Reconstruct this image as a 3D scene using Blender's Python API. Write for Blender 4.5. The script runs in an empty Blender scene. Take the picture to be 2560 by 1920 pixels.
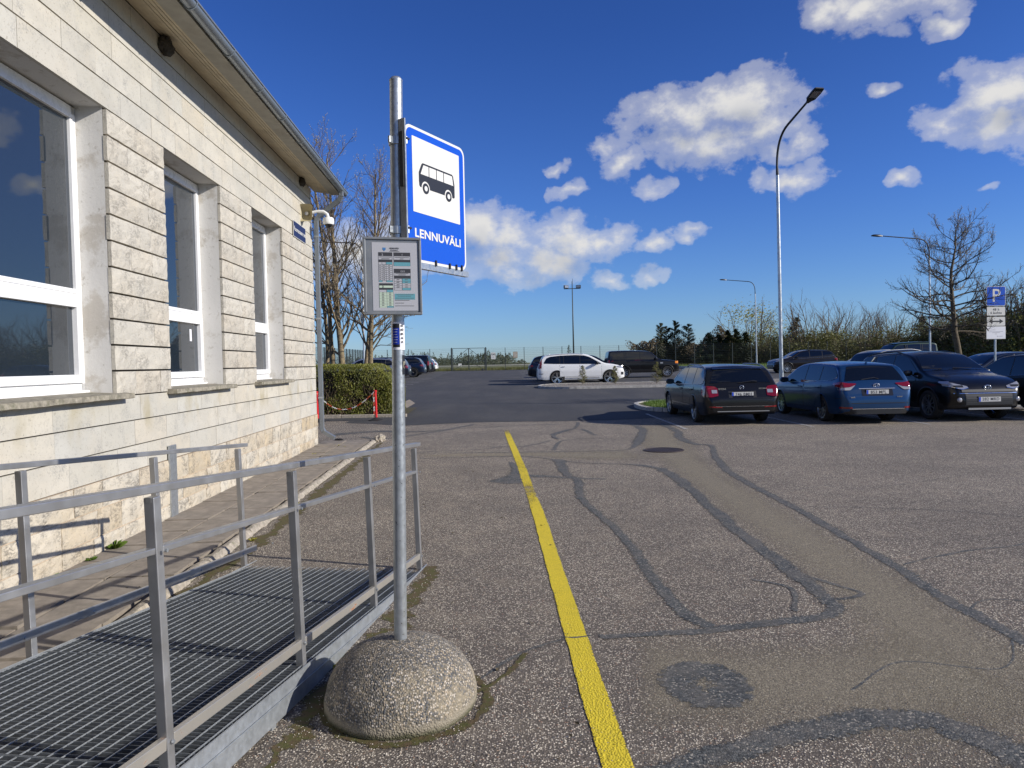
import bpy, bmesh, math, random
from math import sin, cos, pi, radians, sqrt, atan2, exp
from mathutils import Vector, Matrix, noise
random.seed(7)
SC = bpy.context.scene
COL = SC.collection
# ------------------------------------------------------------------ camera
W0, H0, FPX = 2560., 1920., 1750.
ROLL, PITCH, EYE = 0.02, math.atan((960 - 906.5) / 1750.), 1.6
fwd = Vector((0, cos(PITCH), -sin(PITCH)))
rt0 = Vector((1, 0, 0)); up0 = rt0.cross(fwd)
RT = cos(ROLL) * rt0 - sin(ROLL) * up0
UP = cos(ROLL) * up0 + sin(ROLL) * rt0
cd = bpy.data.cameras.new('camera'); cam = bpy.data.objects.new('camera', cd); COL.objects.link(cam)
cam.matrix_world = Matrix(((RT.x, UP.x, -fwd.x, 0), (RT.y, UP.y, -fwd.y, 0), (RT.z, UP.z, -fwd.z, EYE), (0, 0, 0, 1)))
cd.sensor_fit = 'HORIZONTAL'; cd.sensor_width = 36; cd.lens = 36 * FPX / W0
cd.clip_start = 0.05; cd.clip_end = 6000
SC.camera = cam
# ------------------------------------------------------------------ sun, view
SUNV = Vector((1.458, -0.484, 0.722)).normalized()
ELEV = math.asin(SUNV.z); AZ = atan2(SUNV.x, SUNV.y)
sd = bpy.data.lights.new('sun', 'SUN'); so = bpy.data.objects.new('sun', sd); COL.objects.link(so)
sd.energy = 4.9; sd.angle = radians(0.53); sd.color = (1.0, 0.945, 0.87)
so.rotation_euler = (-SUNV).to_track_quat('-Z', 'Y').to_euler()
SC.view_settings.view_transform = 'Standard'; SC.view_settings.look = 'None'
SC.view_settings.exposure = 0.14; SC.view_settings.gamma = 1.0
SC.render.engine = 'CYCLES'

# ------------------------------------------------------------------ node helpers
class N:
    def __init__(s, tree): s.t = tree
    def __call__(s, typ, **kw):
        n = s.t.nodes.new(typ)
        for k, v in kw.items():
            if k == 'ins':
                for i, x in v.items():
                    if x is None: continue
                    if hasattr(x, 'is_linked') or isinstance(x, bpy.types.NodeSocket): s.t.links.new(x, n.inputs[i])
                    else: n.inputs[i].default_value = x
            else: setattr(n, k, v)
        return n
    def math(s, op, a, b=None, clamp=False):
        n = s('ShaderNodeMath', operation=op, use_clamp=clamp, ins={0: a})
        if b is not None:
            if isinstance(b, bpy.types.NodeSocket): s.t.links.new(b, n.inputs[1])
            else: n.inputs[1].default_value = b
        return n.outputs[0]
    def ramp(s, fac, stops, interp='LINEAR'):
        n = s('ShaderNodeValToRGB'); cr = n.color_ramp; cr.interpolation = interp
        while len(cr.elements) < len(stops): cr.elements.new(0.5)
        for e, (p, c) in zip(cr.elements, stops):
            e.position = p; e.color = (c, c, c, 1) if isinstance(c, (int, float)) else (*c, 1)
        s.t.links.new(fac, n.inputs[0]); return n.outputs[0]
    def mix(s, fac, a, b, bt='MIX'):
        n = s('ShaderNodeMix', data_type='RGBA', blend_type=bt)
        for i, x in ((0, fac), (6, a), (7, b)):
            if isinstance(x, bpy.types.NodeSocket): s.t.links.new(x, n.inputs[i])
            elif isinstance(x, tuple): n.inputs[i].default_value = (*x, 1) if len(x) == 3 else x
            else: n.inputs[i].default_value = x
        return n.outputs[2]
    def noise(s, vec, scale, detail=4, rough=.55, out=0):
        n = s('ShaderNodeTexNoise', ins={'Scale': scale, 'Detail': detail, 'Roughness': rough})
        if vec is not None: s.t.links.new(vec, n.inputs['Vector'])
        return n.outputs[out]
    def voro(s, vec, scale, feature='F1'):
        n = s('ShaderNodeTexVoronoi', feature=feature, ins={'Scale': scale})
        s.t.links.new(vec, n.inputs['Vector']); return n
    def mapping(s, vec, scale=(1, 1, 1), loc=(0, 0, 0), rot=(0, 0, 0), vt='POINT'):
        return s('ShaderNodeMapping', vector_type=vt, ins={0: vec, 'Location': loc, 'Rotation': rot, 'Scale': scale}).outputs[0]

MATS = {}
def newmat(name, base=(.5, .5, .5), rough=.6, metal=0., **kw):
    m = bpy.data.materials.new(name); m.use_nodes = True
    n = N(m.node_tree); b = m.node_tree.nodes['Principled BSDF']
    b.inputs['Base Color'].default_value = (*base, 1); b.inputs['Roughness'].default_value = rough
    b.inputs['Metallic'].default_value = metal
    for k, v in kw.items():
        b.inputs[k].default_value = v
    MATS[name] = m
    return m, n, b
def bump(n, b, h, strength=.4, dist=.005):
    x = n('ShaderNodeBump', ins={'Strength': strength, 'Distance': dist, 'Height': h})
    n.t.links.new(x.outputs[0], b.inputs['Normal'])
def pos(n): return n('ShaderNodeNewGeometry').outputs['Position']
def objc(n): return n('ShaderNodeTexCoord').outputs['Object']
def orand(n): return n('ShaderNodeObjectInfo').outputs['Random']
def setc(n, b, s, name='Base Color'): n.t.links.new(s, b.inputs[name])
def vary(name, base, rough=.6, metal=0, amt=.25, scale=8, bstr=0., bscale=60, dist=.003, dirt=None, **kw):
    """base colour with fine and coarse tonal variation"""
    m, n, b = newmat(name, base, rough, metal, **kw)
    p = objc(n)
    lo = tuple(c * (1 - amt) for c in base); hi = tuple(min(1, c * (1 + amt)) for c in base)
    f = n.ramp(n.noise(p, scale, 6, .6), [(.3, lo), (.7, hi)])
    if dirt:
        f = n.mix(n.ramp(n.noise(p, scale * .45, 5, .7), [(.52, 0.), (.68, dirt[1])]), f, dirt[0])
    setc(n, b, f)
    r = n.ramp(n.noise(p, scale * 2.3, 4), [(.3, max(0, rough - .12)), (.7, min(1, rough + .12))])
    setc(n, b, r, 'Roughness')
    if bstr: bump(n, b, n.noise(p, bscale, 5, .6), bstr, dist)
    return m

# ------------------------------------------------------------------ world: Nishita sky with cumulus clouds
def make_world():
    w = bpy.data.worlds.new('World'); SC.world = w; w.use_nodes = True
    t = w.node_tree; t.nodes.clear(); n = N(t)
    d = n('ShaderNodeTexCoord').outputs['Generated']
    sky = n('ShaderNodeTexSky', sky_type='NISHITA', sun_disc=False, sun_elevation=ELEV, sun_rotation=AZ,
            altitude=0, air_density=1.0, dust_density=0.12, ozone_density=3.2)
    el = n('ShaderNodeSeparateXYZ', ins={0: d}).outputs[2]
    tint = n.ramp(el, [(.0, (.60, .84, 1.36)), (.08, (.58, .82, 1.32)), (.22, (.46, .72, 1.34)), (.42, (.36, .60, 1.20)), (.8, (.33, .54, 1.05))])
    hs = n.mix(1., n('ShaderNodeHueSaturation', ins={'Saturation': 1.05, 'Value': 1.0, 'Color': sky.outputs[0]}).outputs[0], tint, 'MULTIPLY')
    g = bpy.data.node_groups.new('cloud_mass', 'ShaderNodeTree')
    g.interface.new_socket('Vector', in_out='INPUT', socket_type='NodeSocketVector')
    g.interface.new_socket('Density', in_out='OUTPUT', socket_type='NodeSocketFloat')
    gi = g.nodes.new('NodeGroupInput'); go = g.nodes.new('NodeGroupOutput'); m = N(g)
    ZS = 1.9
    V = gi.outputs[0]
    wv = m('ShaderNodeVectorMath', operation='SUBTRACT', ins={0: m.noise(V, 13, 3, .6, 1), 1: (.5, .5, .5)}).outputs[0]
    VW = m('ShaderNodeVectorMath', operation='MULTIPLY_ADD', ins={0: wv, 1: (.075, .075, .075), 2: V}).outputs[0]
    VS = m('ShaderNodeVectorMath', operation='MULTIPLY', ins={0: VW, 1: (1, 1, ZS)}).outputs[0]
    # (px, py, radius px) of the cloud puffs as seen along fixed world directions
    B = [(1650, 300, 105), (1740, 275, 120), (1840, 265, 125), (1920, 310, 115), (1700, 350, 100), (1800, 350, 120), (1980, 355, 75),
         (1500, 365, 62), (1565, 405, 68), (1635, 465, 58), (1385, 405, 40), (1440, 470, 60),
         (1180, 580, 125), (1290, 590, 130), (1420, 605, 130), (1520, 595, 85), (1050, 600, 150), (1240, 650, 110), (1390, 660, 95), (880, 640, 150),
         (1650, 608, 62), (1725, 578, 42), (1545, 695, 58), (1635, 690, 50),
         (1900, 440, 58), (1980, 455, 75), (2390, 270, 75), (2470, 260, 110), (2540, 230, 120), (2490, 320, 85), (2640, 280, 150),
         (2090, 10, 75), (2180, 20, 85), (2290, 15, 85), (2360, 85, 36), (2195, 248, 34), (2255, 445, 38), (2490, 462, 26)]
    acc = None
    for (px, py, r) in B:
        v = (fwd + RT * ((px - 1280) / FPX) + UP * ((960 - py) / FPX)).normalized()
        R = r * .80 / FPX
        dn = m('ShaderNodeVectorMath', operation='DISTANCE', ins={0: VS, 1: (v.x, v.y, v.z * ZS)}).outputs['Value']
        q = m.math('MULTIPLY_ADD', dn, -.55 / R); q.node.inputs[2].default_value = .83 * (.72 + .28 * min(1, r / 90))
        acc = q if acc is None else m.math('MAXIMUM', acc, q)
    sep = m('ShaderNodeSeparateXYZ', ins={0: V})
    # the sky behind and beside the camera carries the same scattered cumulus
    side = m.math('MULTIPLY', m.math('SUBTRACT', .62, sep.outputs[1], clamp=True), 3., clamp=True)
    gen = m.math('MULTIPLY', m.math('SUBTRACT', m.noise(m.mapping(V, (1, 1, 2.2)), 2.6, 1, .5), .53), 5.)
    gen = m.math('MULTIPLY', gen, m.math('MULTIPLY', sep.outputs[2], 9., clamp=True))
    acc = m.math('MAXIMUM', acc, m.math('ADD', m.math('MULTIPLY', gen, side), m.math('MULTIPLY', m.math('SUBTRACT', side, 1.), 3.))); acc = m.math('MINIMUM', acc, m.math('MULTIPLY', acc, 2.6))
    g.links.new(acc, go.inputs[0])
    def mass(vec):
        x = n('ShaderNodeGroup'); x.node_tree = g; t.links.new(vec, x.inputs[0]); return x.outputs[0]
    def nz(vec, det):
        f = n.noise(n.mapping(vec, (1, 1, 1.4)), 15, det, .62)
        return n.math('MULTIPLY', n.math('SUBTRACT', f, .5), 1.9)
    up = n('ShaderNodeVectorMath', operation='ADD', ins={0: d, 1: (.014, 0, .030)}).outputs[0]
    A1 = mass(d); D = n.math('ADD', A1, nz(d, 7)); D2 = n.math('ADD', mass(up), n.math('MULTIPLY', nz(up, 2), .7))
    a = n.ramp(D, [(.02, 0.), (.28, .36), (.86, 1.)], 'EASE')
    sh = n.math('SUBTRACT', D2, .22)
    col = n.ramp(sh, [(.0, (1., .985, .96)), (.30, (.84, .845, .86)), (.80, (.52, .555, .63))])
    cl = n.mix(1., col, (CLOUD, CLOUD, CLOUD), 'MULTIPLY')
    skyc = n.mix(n.math('MULTIPLY', a, .97), hs, cl)
    bg = n('ShaderNodeBackground', ins={'Color': skyc, 'Strength': SKYS})
    t.links.new(bg.outputs[0], n('ShaderNodeOutputWorld').inputs[0])
    w.cycles.sampling_method = 'MANUAL'; w.cycles.sample_map_resolution = 256
SKYS = 0.088; CLOUD = 8.0
make_world()

# ------------------------------------------------------------------ object helpers
def tag(o, label=None, cat=None, group=None, kind=None):
    if label: o['label'] = label
    if cat: o['category'] = cat
    if group: o['group'] = group
    if kind: o['kind'] = kind
    return o
def empty(name, loc=(0, 0, 0), rz=0., label=None, cat=None, group=None, kind=None, rot=None):
    o = bpy.data.objects.new(name, None); COL.objects.link(o); o.location = loc
    o.rotation_euler = rot if rot else (0, 0, rz); o.empty_display_size = .2
    return tag(o, label, cat, group, kind)
def link(name, me, parent=None, loc=None, kind=None):
    o = bpy.data.objects.new(name, me); COL.objects.link(o)
    if parent: o.parent = parent
    if loc: o.location = loc
    if kind: o['kind'] = kind
    return o
def copy_tree(o, parent=None):
    c = o.copy(); COL.objects.link(c); c.parent = parent
    for ch in list(o.children): copy_tree(ch, c)
    return c
class MB:
    def __init__(s): s.v = []; s.f = []; s.m = []; s.uv = {}
    def quad(s, pts, mi=0):
        k = len(s.v); s.v += [tuple(p) for p in pts]; s.f.append(tuple(range(k, k + len(pts)))); s.m.append(mi)
    def grid(s, rows, mi=0, closed=False):
        k = len(s.v); nr = len(rows); nc = len(rows[0])
        for r in rows: s.v += [tuple(p) for p in r]
        for i in range(nr - 1):
            for j in range(nc - (0 if closed else 1)):
                j2 = (j + 1) % nc
                s.f.append((k + i * nc + j, k + i * nc + j2, k + (i + 1) * nc + j2, k + (i + 1) * nc + j)); s.m.append(mi)
    def box(s, x0, x1, y0, y1, z0, z1, mi=0, M=None):
        P = [(x0, y0, z0), (x1, y0, z0), (x1, y1, z0), (x0, y1, z0), (x0, y0, z1), (x1, y0, z1), (x1, y1, z1), (x0, y1, z1)]
        if M: P = [tuple(M @ Vector(p)) for p in P]
        k = len(s.v); s.v += P
        for f in ((3, 2, 1, 0), (4, 5, 6, 7), (0, 1, 5, 4), (1, 2, 6, 5), (2, 3, 7, 6), (3, 0, 4, 7)):
            s.f.append(tuple(k + i for i in f)); s.m.append(mi)
    def beam(s, a, b, w, h, mi=0, up=Vector((0, 0, 1))):
        a = Vector(a); b = Vector(b); d = (b - a); L = d.length; d.normalize()
        r = d.cross(up)
        if r.length < 1e-4: r = Vector((1, 0, 0))
        r.normalize(); u = r.cross(d)
        M = Matrix(((r.x, d.x, u.x, a.x), (r.y, d.y, u.y, a.y), (r.z, d.z, u.z, a.z), (0, 0, 0, 1)))
        s.box(-w / 2, w / 2, 0, L, -h / 2, h / 2, mi, M)
    def tube(s, pts, rad, n=8, mi=0, cap=True):
        pts = [Vector(p) for p in pts]
        if not isinstance(rad, (list, tuple)): rad = [rad] * len(pts)
        k = len(s.v); ref = None
        for i, p in enumerate(pts):
            d = (pts[min(i + 1, len(pts) - 1)] - pts[max(i - 1, 0)])
            if d.length < 1e-9: d = Vector((0, 0, 1))
            d.normalize()
            if ref is None:
                ref = Vector((1, 0, 0)) if abs(d.x) < .8 else Vector((0, 1, 0))
            u = (ref - d * ref.dot(d))
            if u.length < 1e-5: u = d.orthogonal()
            u.normalize(); ref = u; w = d.cross(u)
            for j in range(n):
                a = 2 * pi * j / n; q = p + (u * cos(a) + w * sin(a)) * rad[i]; s.v.append((q.x, q.y, q.z))
        for i in range(len(pts) - 1):
            for j in range(n):
                s.f.append((k + i * n + j, k + i * n + (j + 1) % n, k + (i + 1) * n + (j + 1) % n, k + (i + 1) * n + j)); s.m.append(mi)
        if cap:
            s.f.append(tuple(k + j for j in reversed(range(n)))); s.m.append(mi)
            e = k + (len(pts) - 1) * n; s.f.append(tuple(e + j for j in range(n))); s.m.append(mi)
    def lathe(s, prof, n=24, mi=0, M=None, cap=False):
        rows = []
        for (r, z) in prof:
            row = [Vector((r * cos(2 * pi * j / n), r * sin(2 * pi * j / n), z)) for j in range(n)]
            if M: row = [M @ p for p in row]
            rows.append(row)
        s.grid(rows, mi, closed=True)
        if cap:
            k = len(s.v); nr = len(rows)
            s.f.append(tuple(k - n * nr + j for j in reversed(range(n)))); s.m.append(mi)
            s.f.append(tuple(k - n + j for j in range(n))); s.m.append(mi)
    def poly(s, pts, z0, z1, mi=0, M=None):
        """extruded polygon (x,y) between z0 and z1"""
        n = len(pts); P = [(x, y, z0) for x, y in pts] + [(x, y, z1) for x, y in pts]
        if M: P = [tuple(M @ Vector(p)) for p in P]
        k = len(s.v); s.v += P
        s.f.append(tuple(k + i for i in reversed(range(n)))); s.m.append(mi)
        s.f.append(tuple(k + n + i for i in range(n))); s.m.append(mi)
        for i in range(n):
            j = (i + 1) % n; s.f.append((k + i, k + j, k + n + j, k + n + i)); s.m.append(mi)
    def mesh(s, name, mats=None, smooth=False, sharp=None):
        me = bpy.data.meshes.new(name); me.from_pydata(s.v, [], s.f)
        for m in (mats if isinstance(mats, (list, tuple)) else [mats]):
            if m: me.materials.append(MATS[m] if isinstance(m, str) else m)
        me.polygons.foreach_set('material_index', s.m)
        if smooth:
            me.polygons.foreach_set('use_smooth', [True] * len(s.f))
            if sharp: me.set_sharp_from_angle(angle=radians(sharp))
        me.update(); return me
    def build(s, name, mats, parent=None, smooth=False, sharp=None, loc=None, kind=None, bevel=None):
        o = link(name, s.mesh(name, mats, smooth, sharp), parent, loc, kind)
        if bevel:
            bv = o.modifiers.new('bevel', 'BEVEL'); bv.width = bevel; bv.segments = 2; bv.limit_method = 'ANGLE'; bv.angle_limit = radians(40)
        return o
_dg = None
def text_mesh(txt, size, mat, ext=.0005, bold=0., align='CENTER', spacing=1.):
    cu = bpy.data.curves.new('t', 'FONT'); cu.body = txt; cu.size = size; cu.extrude = ext; cu.offset = bold; cu.resolution_u = 3
    cu.align_x = align; cu.align_y = 'CENTER'; cu.space_character = spacing
    o = bpy.data.objects.new('t', cu); COL.objects.link(o)
    dg = bpy.context.evaluated_depsgraph_get(); me = bpy.data.meshes.new_from_object(o.evaluated_get(dg))
    bpy.data.objects.remove(o); bpy.data.curves.remove(cu)
    me.materials.clear(); me.materials.append(MATS[mat]); return me
def gz(y): return min(max((y - 20) * .0148, 0), .814)
def lerp_list(L, x):
    if x <= L[0][0]: return L[0][1]
    for (a, va), (b, vb) in zip(L, L[1:]):
        if x <= b: return va + (vb - va) * ((x - a) / (b - a) if b > a else 0)
    return L[-1][1]
def catmull(pts, seg):
    P = [Vector((*p, 0)) if len(p) == 2 else Vector(p) for p in pts]; out = []
    for i in range(len(P) - 1):
        p0 = P[max(i - 1, 0)]; p1 = P[i]; p2 = P[i + 1]; p3 = P[min(i + 2, len(P) - 1)]
        k = max(1, int((p2 - p1).length / seg))
        for j in range(k):
            t = j / k
            out.append(.5 * ((2 * p1) + (p2 - p0) * t + (2 * p0 - 5 * p1 + 4 * p2 - p3) * t * t + (3 * p1 - p0 - 3 * p2 + p3) * t ** 3))
    out.append(P[-1]); return out

# ------------------------------------------------------------------ materials
def ground_mat(name, stops, matrix, tint=(1.12, 1.09, 1.0), scale=105, cover=.52, bstr=.8, seed=0, wear=True, soft=False):
    m, n, b = newmat(name, rough=.9)
    p = n.mapping(pos(n), loc=(seed * 3.1, seed * 1.7, 0))
    wob = n.noise(p, 60, 2, .5, 1)
    pw = n('ShaderNodeVectorMath', operation='MULTIPLY_ADD', ins={0: wob, 1: (.006, .006, 0), 2: p}).outputs[0]
    v = n.voro(pw, scale); sp = n('ShaderNodeSeparateColor', ins={0: v.outputs['Color']})
    stone = n.ramp(sp.outputs[0], stops, 'CONSTANT')
    edge = n.ramp(v.outputs['Distance'], [(cover - .12, 1.), (cover + .06, 0.)])
    on = n.math('MULTIPLY', edge, n.ramp(sp.outputs[1], [(.22, 0.), (.32, 1.)]))
    v2 = n.voro(pw, scale * 2.3); sp2 = n('ShaderNodeSeparateColor', ins={0: v2.outputs['Color']})
    mt = n.mix(n.ramp(sp2.outputs[0], [(.55, 0.), (.95, .8)]), matrix, tuple(min(1, c * 2.6) for c in matrix))
    c = n.mix(on, mt, stone)
    big = n.noise(p, .55, 5, .6); mid = n.noise(p, 3.1, 5, .65)
    if name == 'new_asphalt':
        c = n.mix(n.ramp(n.noise(n.mapping(p, (1, .22, 1)), .9, 6, .65), [(.40, 0.), (.70, .42)]), c, (.105, .10, .095))
        c = n.mix(n.ramp(n.noise(p, .28, 5, .6), [(.45, 0.), (.62, .45)]), c, (.033, .034, .037))
        c = n.mix(n.ramp(n.noise(p, 7, 5, .8), [(.62, 0.), (.72, .5)]), c, (.16, .15, .13))
    if wear:
        c = n.mix(n.ramp(big, [(.38, .30), (.62, 0.)]), c, (.05, .045, .045))
        c = n.mix(n.ramp(mid, [(.5, 0.), (.72, .28)]), c, (.33, .285, .225))
        c = n.mix(n.ramp(n.noise(p, 14, 4, .6), [(.55, 0.), (.8, .25)]), c, (.05, .045, .04))
    if tint: c = n.mix(1., c, tint, 'MULTIPLY')
    setc(n, b, c)
    h = n.math('ADD', n.math('MULTIPLY', on, n.math('SUBTRACT', 1., v.outputs['Distance'])), n.math('MULTIPLY', n.noise(p, 240, 2), .25)); h = n.math('ADD', h, n.math('MULTIPLY', n.noise(p, 26, 4, .6), 1.2))
    bump(n, b, h, bstr, .0045)
    if soft:
        uv = n('ShaderNodeTexCoord').outputs['UV']; sx = n('ShaderNodeSeparateXYZ', ins={0: uv}).outputs[0]
        e = n.math('SUBTRACT', 1., n.math('MULTIPLY', n.math('ABSOLUTE', n.math('SUBTRACT', sx, .5)), 2.))
        sv = n('ShaderNodeSeparateXYZ', ins={0: uv}).outputs[1]; e = n.math('MINIMUM', e, n.math('MULTIPLY', n.math('SUBTRACT', .5, n.math('ABSOLUTE', n.math('SUBTRACT', sv, .5))), 7.))
        k = n.math('ADD', e, n.math('MULTIPLY', n.math('SUBTRACT', n.noise(p, 16, 6, .75), .5), 1.1))
        tr = n('ShaderNodeBsdfTransparent'); mx = n('ShaderNodeMixShader', ins={0: n.ramp(k, [(.12, 0.), (.75, .58)]), 1: tr.outputs[0], 2: b.outputs[0]})
        n.t.links.new(mx.outputs[0], n.t.nodes['Material Output'].inputs[0])
    return m
STN = [(0, (.21, .18, .155)), (.22, (.31, .27, .23)), (.42, (.47, .42, .355)), (.58, (.72, .655, .56)), (.78, (.17, .16, .165)), (.86, (.74, .68, .58)), (.95, (.33, .21, .15))]
ground_mat('old_asphalt', STN, (.082, .070, .060), bstr=1.)
ground_mat('patch_asphalt', [(0, (.27, .245, .20)), (.3, (.36, .33, .275)), (.6, (.48, .44, .37)), (.85, (.64, .59, .50))], (.20, .18, .148), scale=120, seed=3, bstr=.8, soft=True, tint=(1.04, 1., .87), wear=False)
ground_mat('new_asphalt', [(0, (.035, .036, .040)), (.4, (.052, .053, .057)), (.75, (.08, .08, .085)), (.95, (.15, .145, .14))], (.028, .029, .033), scale=120, seed=5, bstr=.3, wear=False)
ground_mat('gravel', [(0, (.20, .18, .16)), (.3, (.30, .27, .24)), (.6, (.42, .39, .35)), (.85, (.58, .54, .5))], (.10, .09, .08), scale=38, seed=8, bstr=.9, wear=False)
def seal_mat():
    m, n, b = newmat('tar_seal', rough=.75)
    p = pos(n); v = n.voro(p, 120); s = n('ShaderNodeSeparateColor', ins={0: v.outputs['Color']})
    c = n.ramp(s.outputs[0], [(.0, (.048, .052, .050)), (.35, (.085, .090, .086)), (.62, (.13, .135, .126)), (.84, (.21, .20, .175)), (.93, (.42, .38, .31))], 'CONSTANT')
    c = n.mix(n.ramp(n.noise(p, 5, 5), [(.42, 0.), (.7, .6)]), c, (.19, .17, .14))
    setc(n, b, c); bump(n, b, n.math('SUBTRACT', n.math('MULTIPLY', n.noise(p, 20, 5, .65), 1.5), v.outputs['Distance']), .8, .004)
    # ragged edges: the sheet thins out towards its sides (UV x runs across it)
    uv = n('ShaderNodeTexCoord').outputs['UV']; sx = n('ShaderNodeSeparateXYZ', ins={0: uv}).outputs[0]
    e = n.math('SUBTRACT', 1., n.math('MULTIPLY', n.math('ABSOLUTE', n.math('SUBTRACT', sx, .5)), 2.))
    k = n.math('ADD', e, n.math('MULTIPLY', n.math('SUBTRACT', n.noise(p, 26, 6, .78), .5), 2.3))
    tr = n('ShaderNodeBsdfTransparent'); mx = n('ShaderNodeMixShader', ins={0: n.ramp(k, [(.16, 0.), (.34, .88)]), 1: tr.outputs[0], 2: b.outputs[0]})
    n.t.links.new(mx.outputs[0], n.t.nodes['Material Output'].inputs[0])
seal_mat()
def paint_mat(name, colr, worn, thr):
    m, n, b = newmat(name, rough=.7)
    p = pos(n); v = n.voro(p, 95)
    c = n.mix(n.ramp(n.noise(p, 60, 4, .6), [(.35, .0), (.75, .6)]), colr, tuple(x * .62 for x in colr))
    c = n.mix(n.ramp(n.noise(p, 7, 6, .75), [(.5, 0.), (.75, .35)]), c, tuple(x * .55 for x in colr)); setc(n, b, c); bump(n, b, n.math('ADD', v.outputs['Distance'], n.noise(p, 130, 3)), .9, .005)
    uv = n('ShaderNodeTexCoord').outputs['UV']; sx = n('ShaderNodeSeparateXYZ', ins={0: uv}).outputs
    wearf = n.ramp(sx[1], worn)
    k = n.math('ADD', n.noise(p, 55, 5, .75), n.math('MULTIPLY', n.noise(n.mapping(p, (1, .6, 1)), 9, 3), .35))
    e = n.math('SUBTRACT', 1., n.math('MULTIPLY', n.math('ABSOLUTE', n.math('SUBTRACT', sx[0], .5)), 2.))
    k = n.math('SUBTRACT', n.math('ADD', k, n.ramp(e, [(0., -.0), (.20, .20)])), wearf); k = n.math('SUBTRACT', k, n.ramp(v.outputs['Distance'], [(.40, 0.), (.70, .22)]))
    tr = n('ShaderNodeBsdfTransparent'); mx = n('ShaderNodeMixShader', ins={0: n.ramp(k, [(thr, 0.), (thr + .06, 1.)]), 1: tr.outputs[0], 2: b.outputs[0]})
    n.t.links.new(mx.outputs[0], n.t.nodes['Material Output'].inputs[0])
paint_mat('yellow_paint', (.78, .60, .025), [(0, .0), (.38, .03), (.43, .24), (.455, .31), (.475, .31), (.49, .16), (.55, .12), (.60, .20), (.65, .12), (.75, .05), (.9, .1), (1., .42)], .475)
paint_mat('white_paint', (.62, .62, .6), [(0, .0), (1, .0)], .44)
paint_mat('worn_white_paint', (.6, .6, .58), [(0, .2), (1, .2)], .52)

def stone_mat(name, rough_face=False, plinth=False):
    m, n, b = newmat(name, rough=.82)
    p = pos(n); r = orand(n)
    if plinth: stops = [(0, (.52, .44, .33)), (.3, (.56, .50, .40)), (.55, (.62, .57, .48)), (.75, (.52, .42, .28)), (.9, (.60, .54, .44))]
    elif rough_face: stops = [(0, (.53, .495, .43)), (.4, (.57, .54, .475)), (.7, (.52, .475, .40)), (1, (.59, .56, .495))]
    else: stops = [(0, (.50, .485, .435)), (.2, (.55, .525, .465)), (.45, (.59, .555, .48)), (.7, (.51, .505, .47)), (.85, (.56, .515, .43)), (1, (.53, .51, .45))]
    base = n.ramp(r, stops)
    # shift the pattern from stone to stone so that no two are alike
    off = n('ShaderNodeCombineXYZ', ins={0: n.math('MULTIPLY', r, 37.), 1: n.math('MULTIPLY', r, 91.), 2: n.math('MULTIPLY', r, 53.)}).outputs[0]
    q = n('ShaderNodeVectorMath', operation='ADD', ins={0: p, 1: off}).outputs[0]
    cl = n.noise(n.mapping(q, (1, 1, 1.6)), 2.6, 6, .65)
    c = n.mix(n.ramp(cl, [(.36, .42), (.60, 0.)]), base, (.40, .39, .355))
    warm = n.noise(q, 1.7, 4, .6)
    c = n.mix(n.ramp(warm, [(.52, 0.), (.72, .40 if plinth else .16)]), c, (.55, .44, .28))
    pit = n.noise(q, 46, 6, .72)
    c = n.mix(n.ramp(pit, [(.33, .70), (.43, 0.)]), c, (.24, .215, .175))
    c = n.mix(1., c, (.935, .925, .89), 'MULTIPLY')
    spot = n.noise(q, 5.5, 5, .68)
    streak = n.noise(n.mapping(q, (3, 1, 2.2), rot=(.5, 0, 0)), 24, 6, .75)
    if rough_face or plinth:
        dk = n.math('MULTIPLY', n.ramp(spot, [(.47, 0.), (.60, 1.)]), n.ramp(streak, [(.47, 1.), (.55, 0.)]))
        c = n.mix(n.math('MULTIPLY', dk, .62 if plinth else .42), c, (.085, .078, .07))
    else:
        dk = n.math('MULTIPLY', n.ramp(spot, [(.52, 0.), (.66, 1.)]), n.ramp(n.noise(q, 70, 5, .75), [(.44, .62), (.54, 0.)]))
        c = n.mix(dk, c, (.22, .22, .21))
        # moss and rust-coloured runs below the sills (world height band under 1.37 m)
        z = n('ShaderNodeSeparateXYZ', ins={0: p}).outputs[2]
        band = n.math('MULTIPLY', n.ramp(z, [(1.0 / 6, 0.), (1.15 / 6, 1.), (1.36 / 6, 1.), (1.37 / 6, 0.)]), 1.)
        zz = n.math('DIVIDE', z, 6.); band = n.ramp(zz, [(.95 / 6, 0.), (1.15 / 6, .8), (1.34 / 6, .5), (1.38 / 6, 0.)])
        run = n.ramp(n.noise(n.mapping(p, (1, 1, .45)), 2.3, 4, .6), [(.52, 0.), (.64, 1.)])
        c = n.mix(n.math('MULTIPLY', n.math('MULTIPLY', band, run), .8), c, (.34, .29, .17))
    setc(n, b, c)
    if rough_face or plinth:
        h = n.math('ADD', n.noise(n.mapping(q, (1, 1, 1.6)), 21, 8, .70), n.math('MULTIPLY', streak, .7))
        bump(n, b, h, .48, .012)
    else:
        bump(n, b, n.math('ADD', n.noise(q, 90, 5, .7), n.math('MULTIPLY', pit, .7)), .28, .003)
stone_mat('smooth_stone'); stone_mat('split_stone', rough_face=True); stone_mat('plinth_stone', plinth=True)
def plaster():
    m, n, b = newmat('plaster', rough=.85); p = pos(n)
    c = n.mix(n.ramp(n.noise(p, 2.2, 6, .7), [(.54, 0.), (.62, .8)]), (.60, .585, .55), (.44, .405, .35))
    c = n.mix(n.ramp(n.noise(p, 12, 6, .75), [(.58, 0.), (.68, .7)]), c, (.30, .27, .22))
    setc(n, b, c); bump(n, b, n.noise(p, 30, 7, .7), .5, .006)
plaster()
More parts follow.
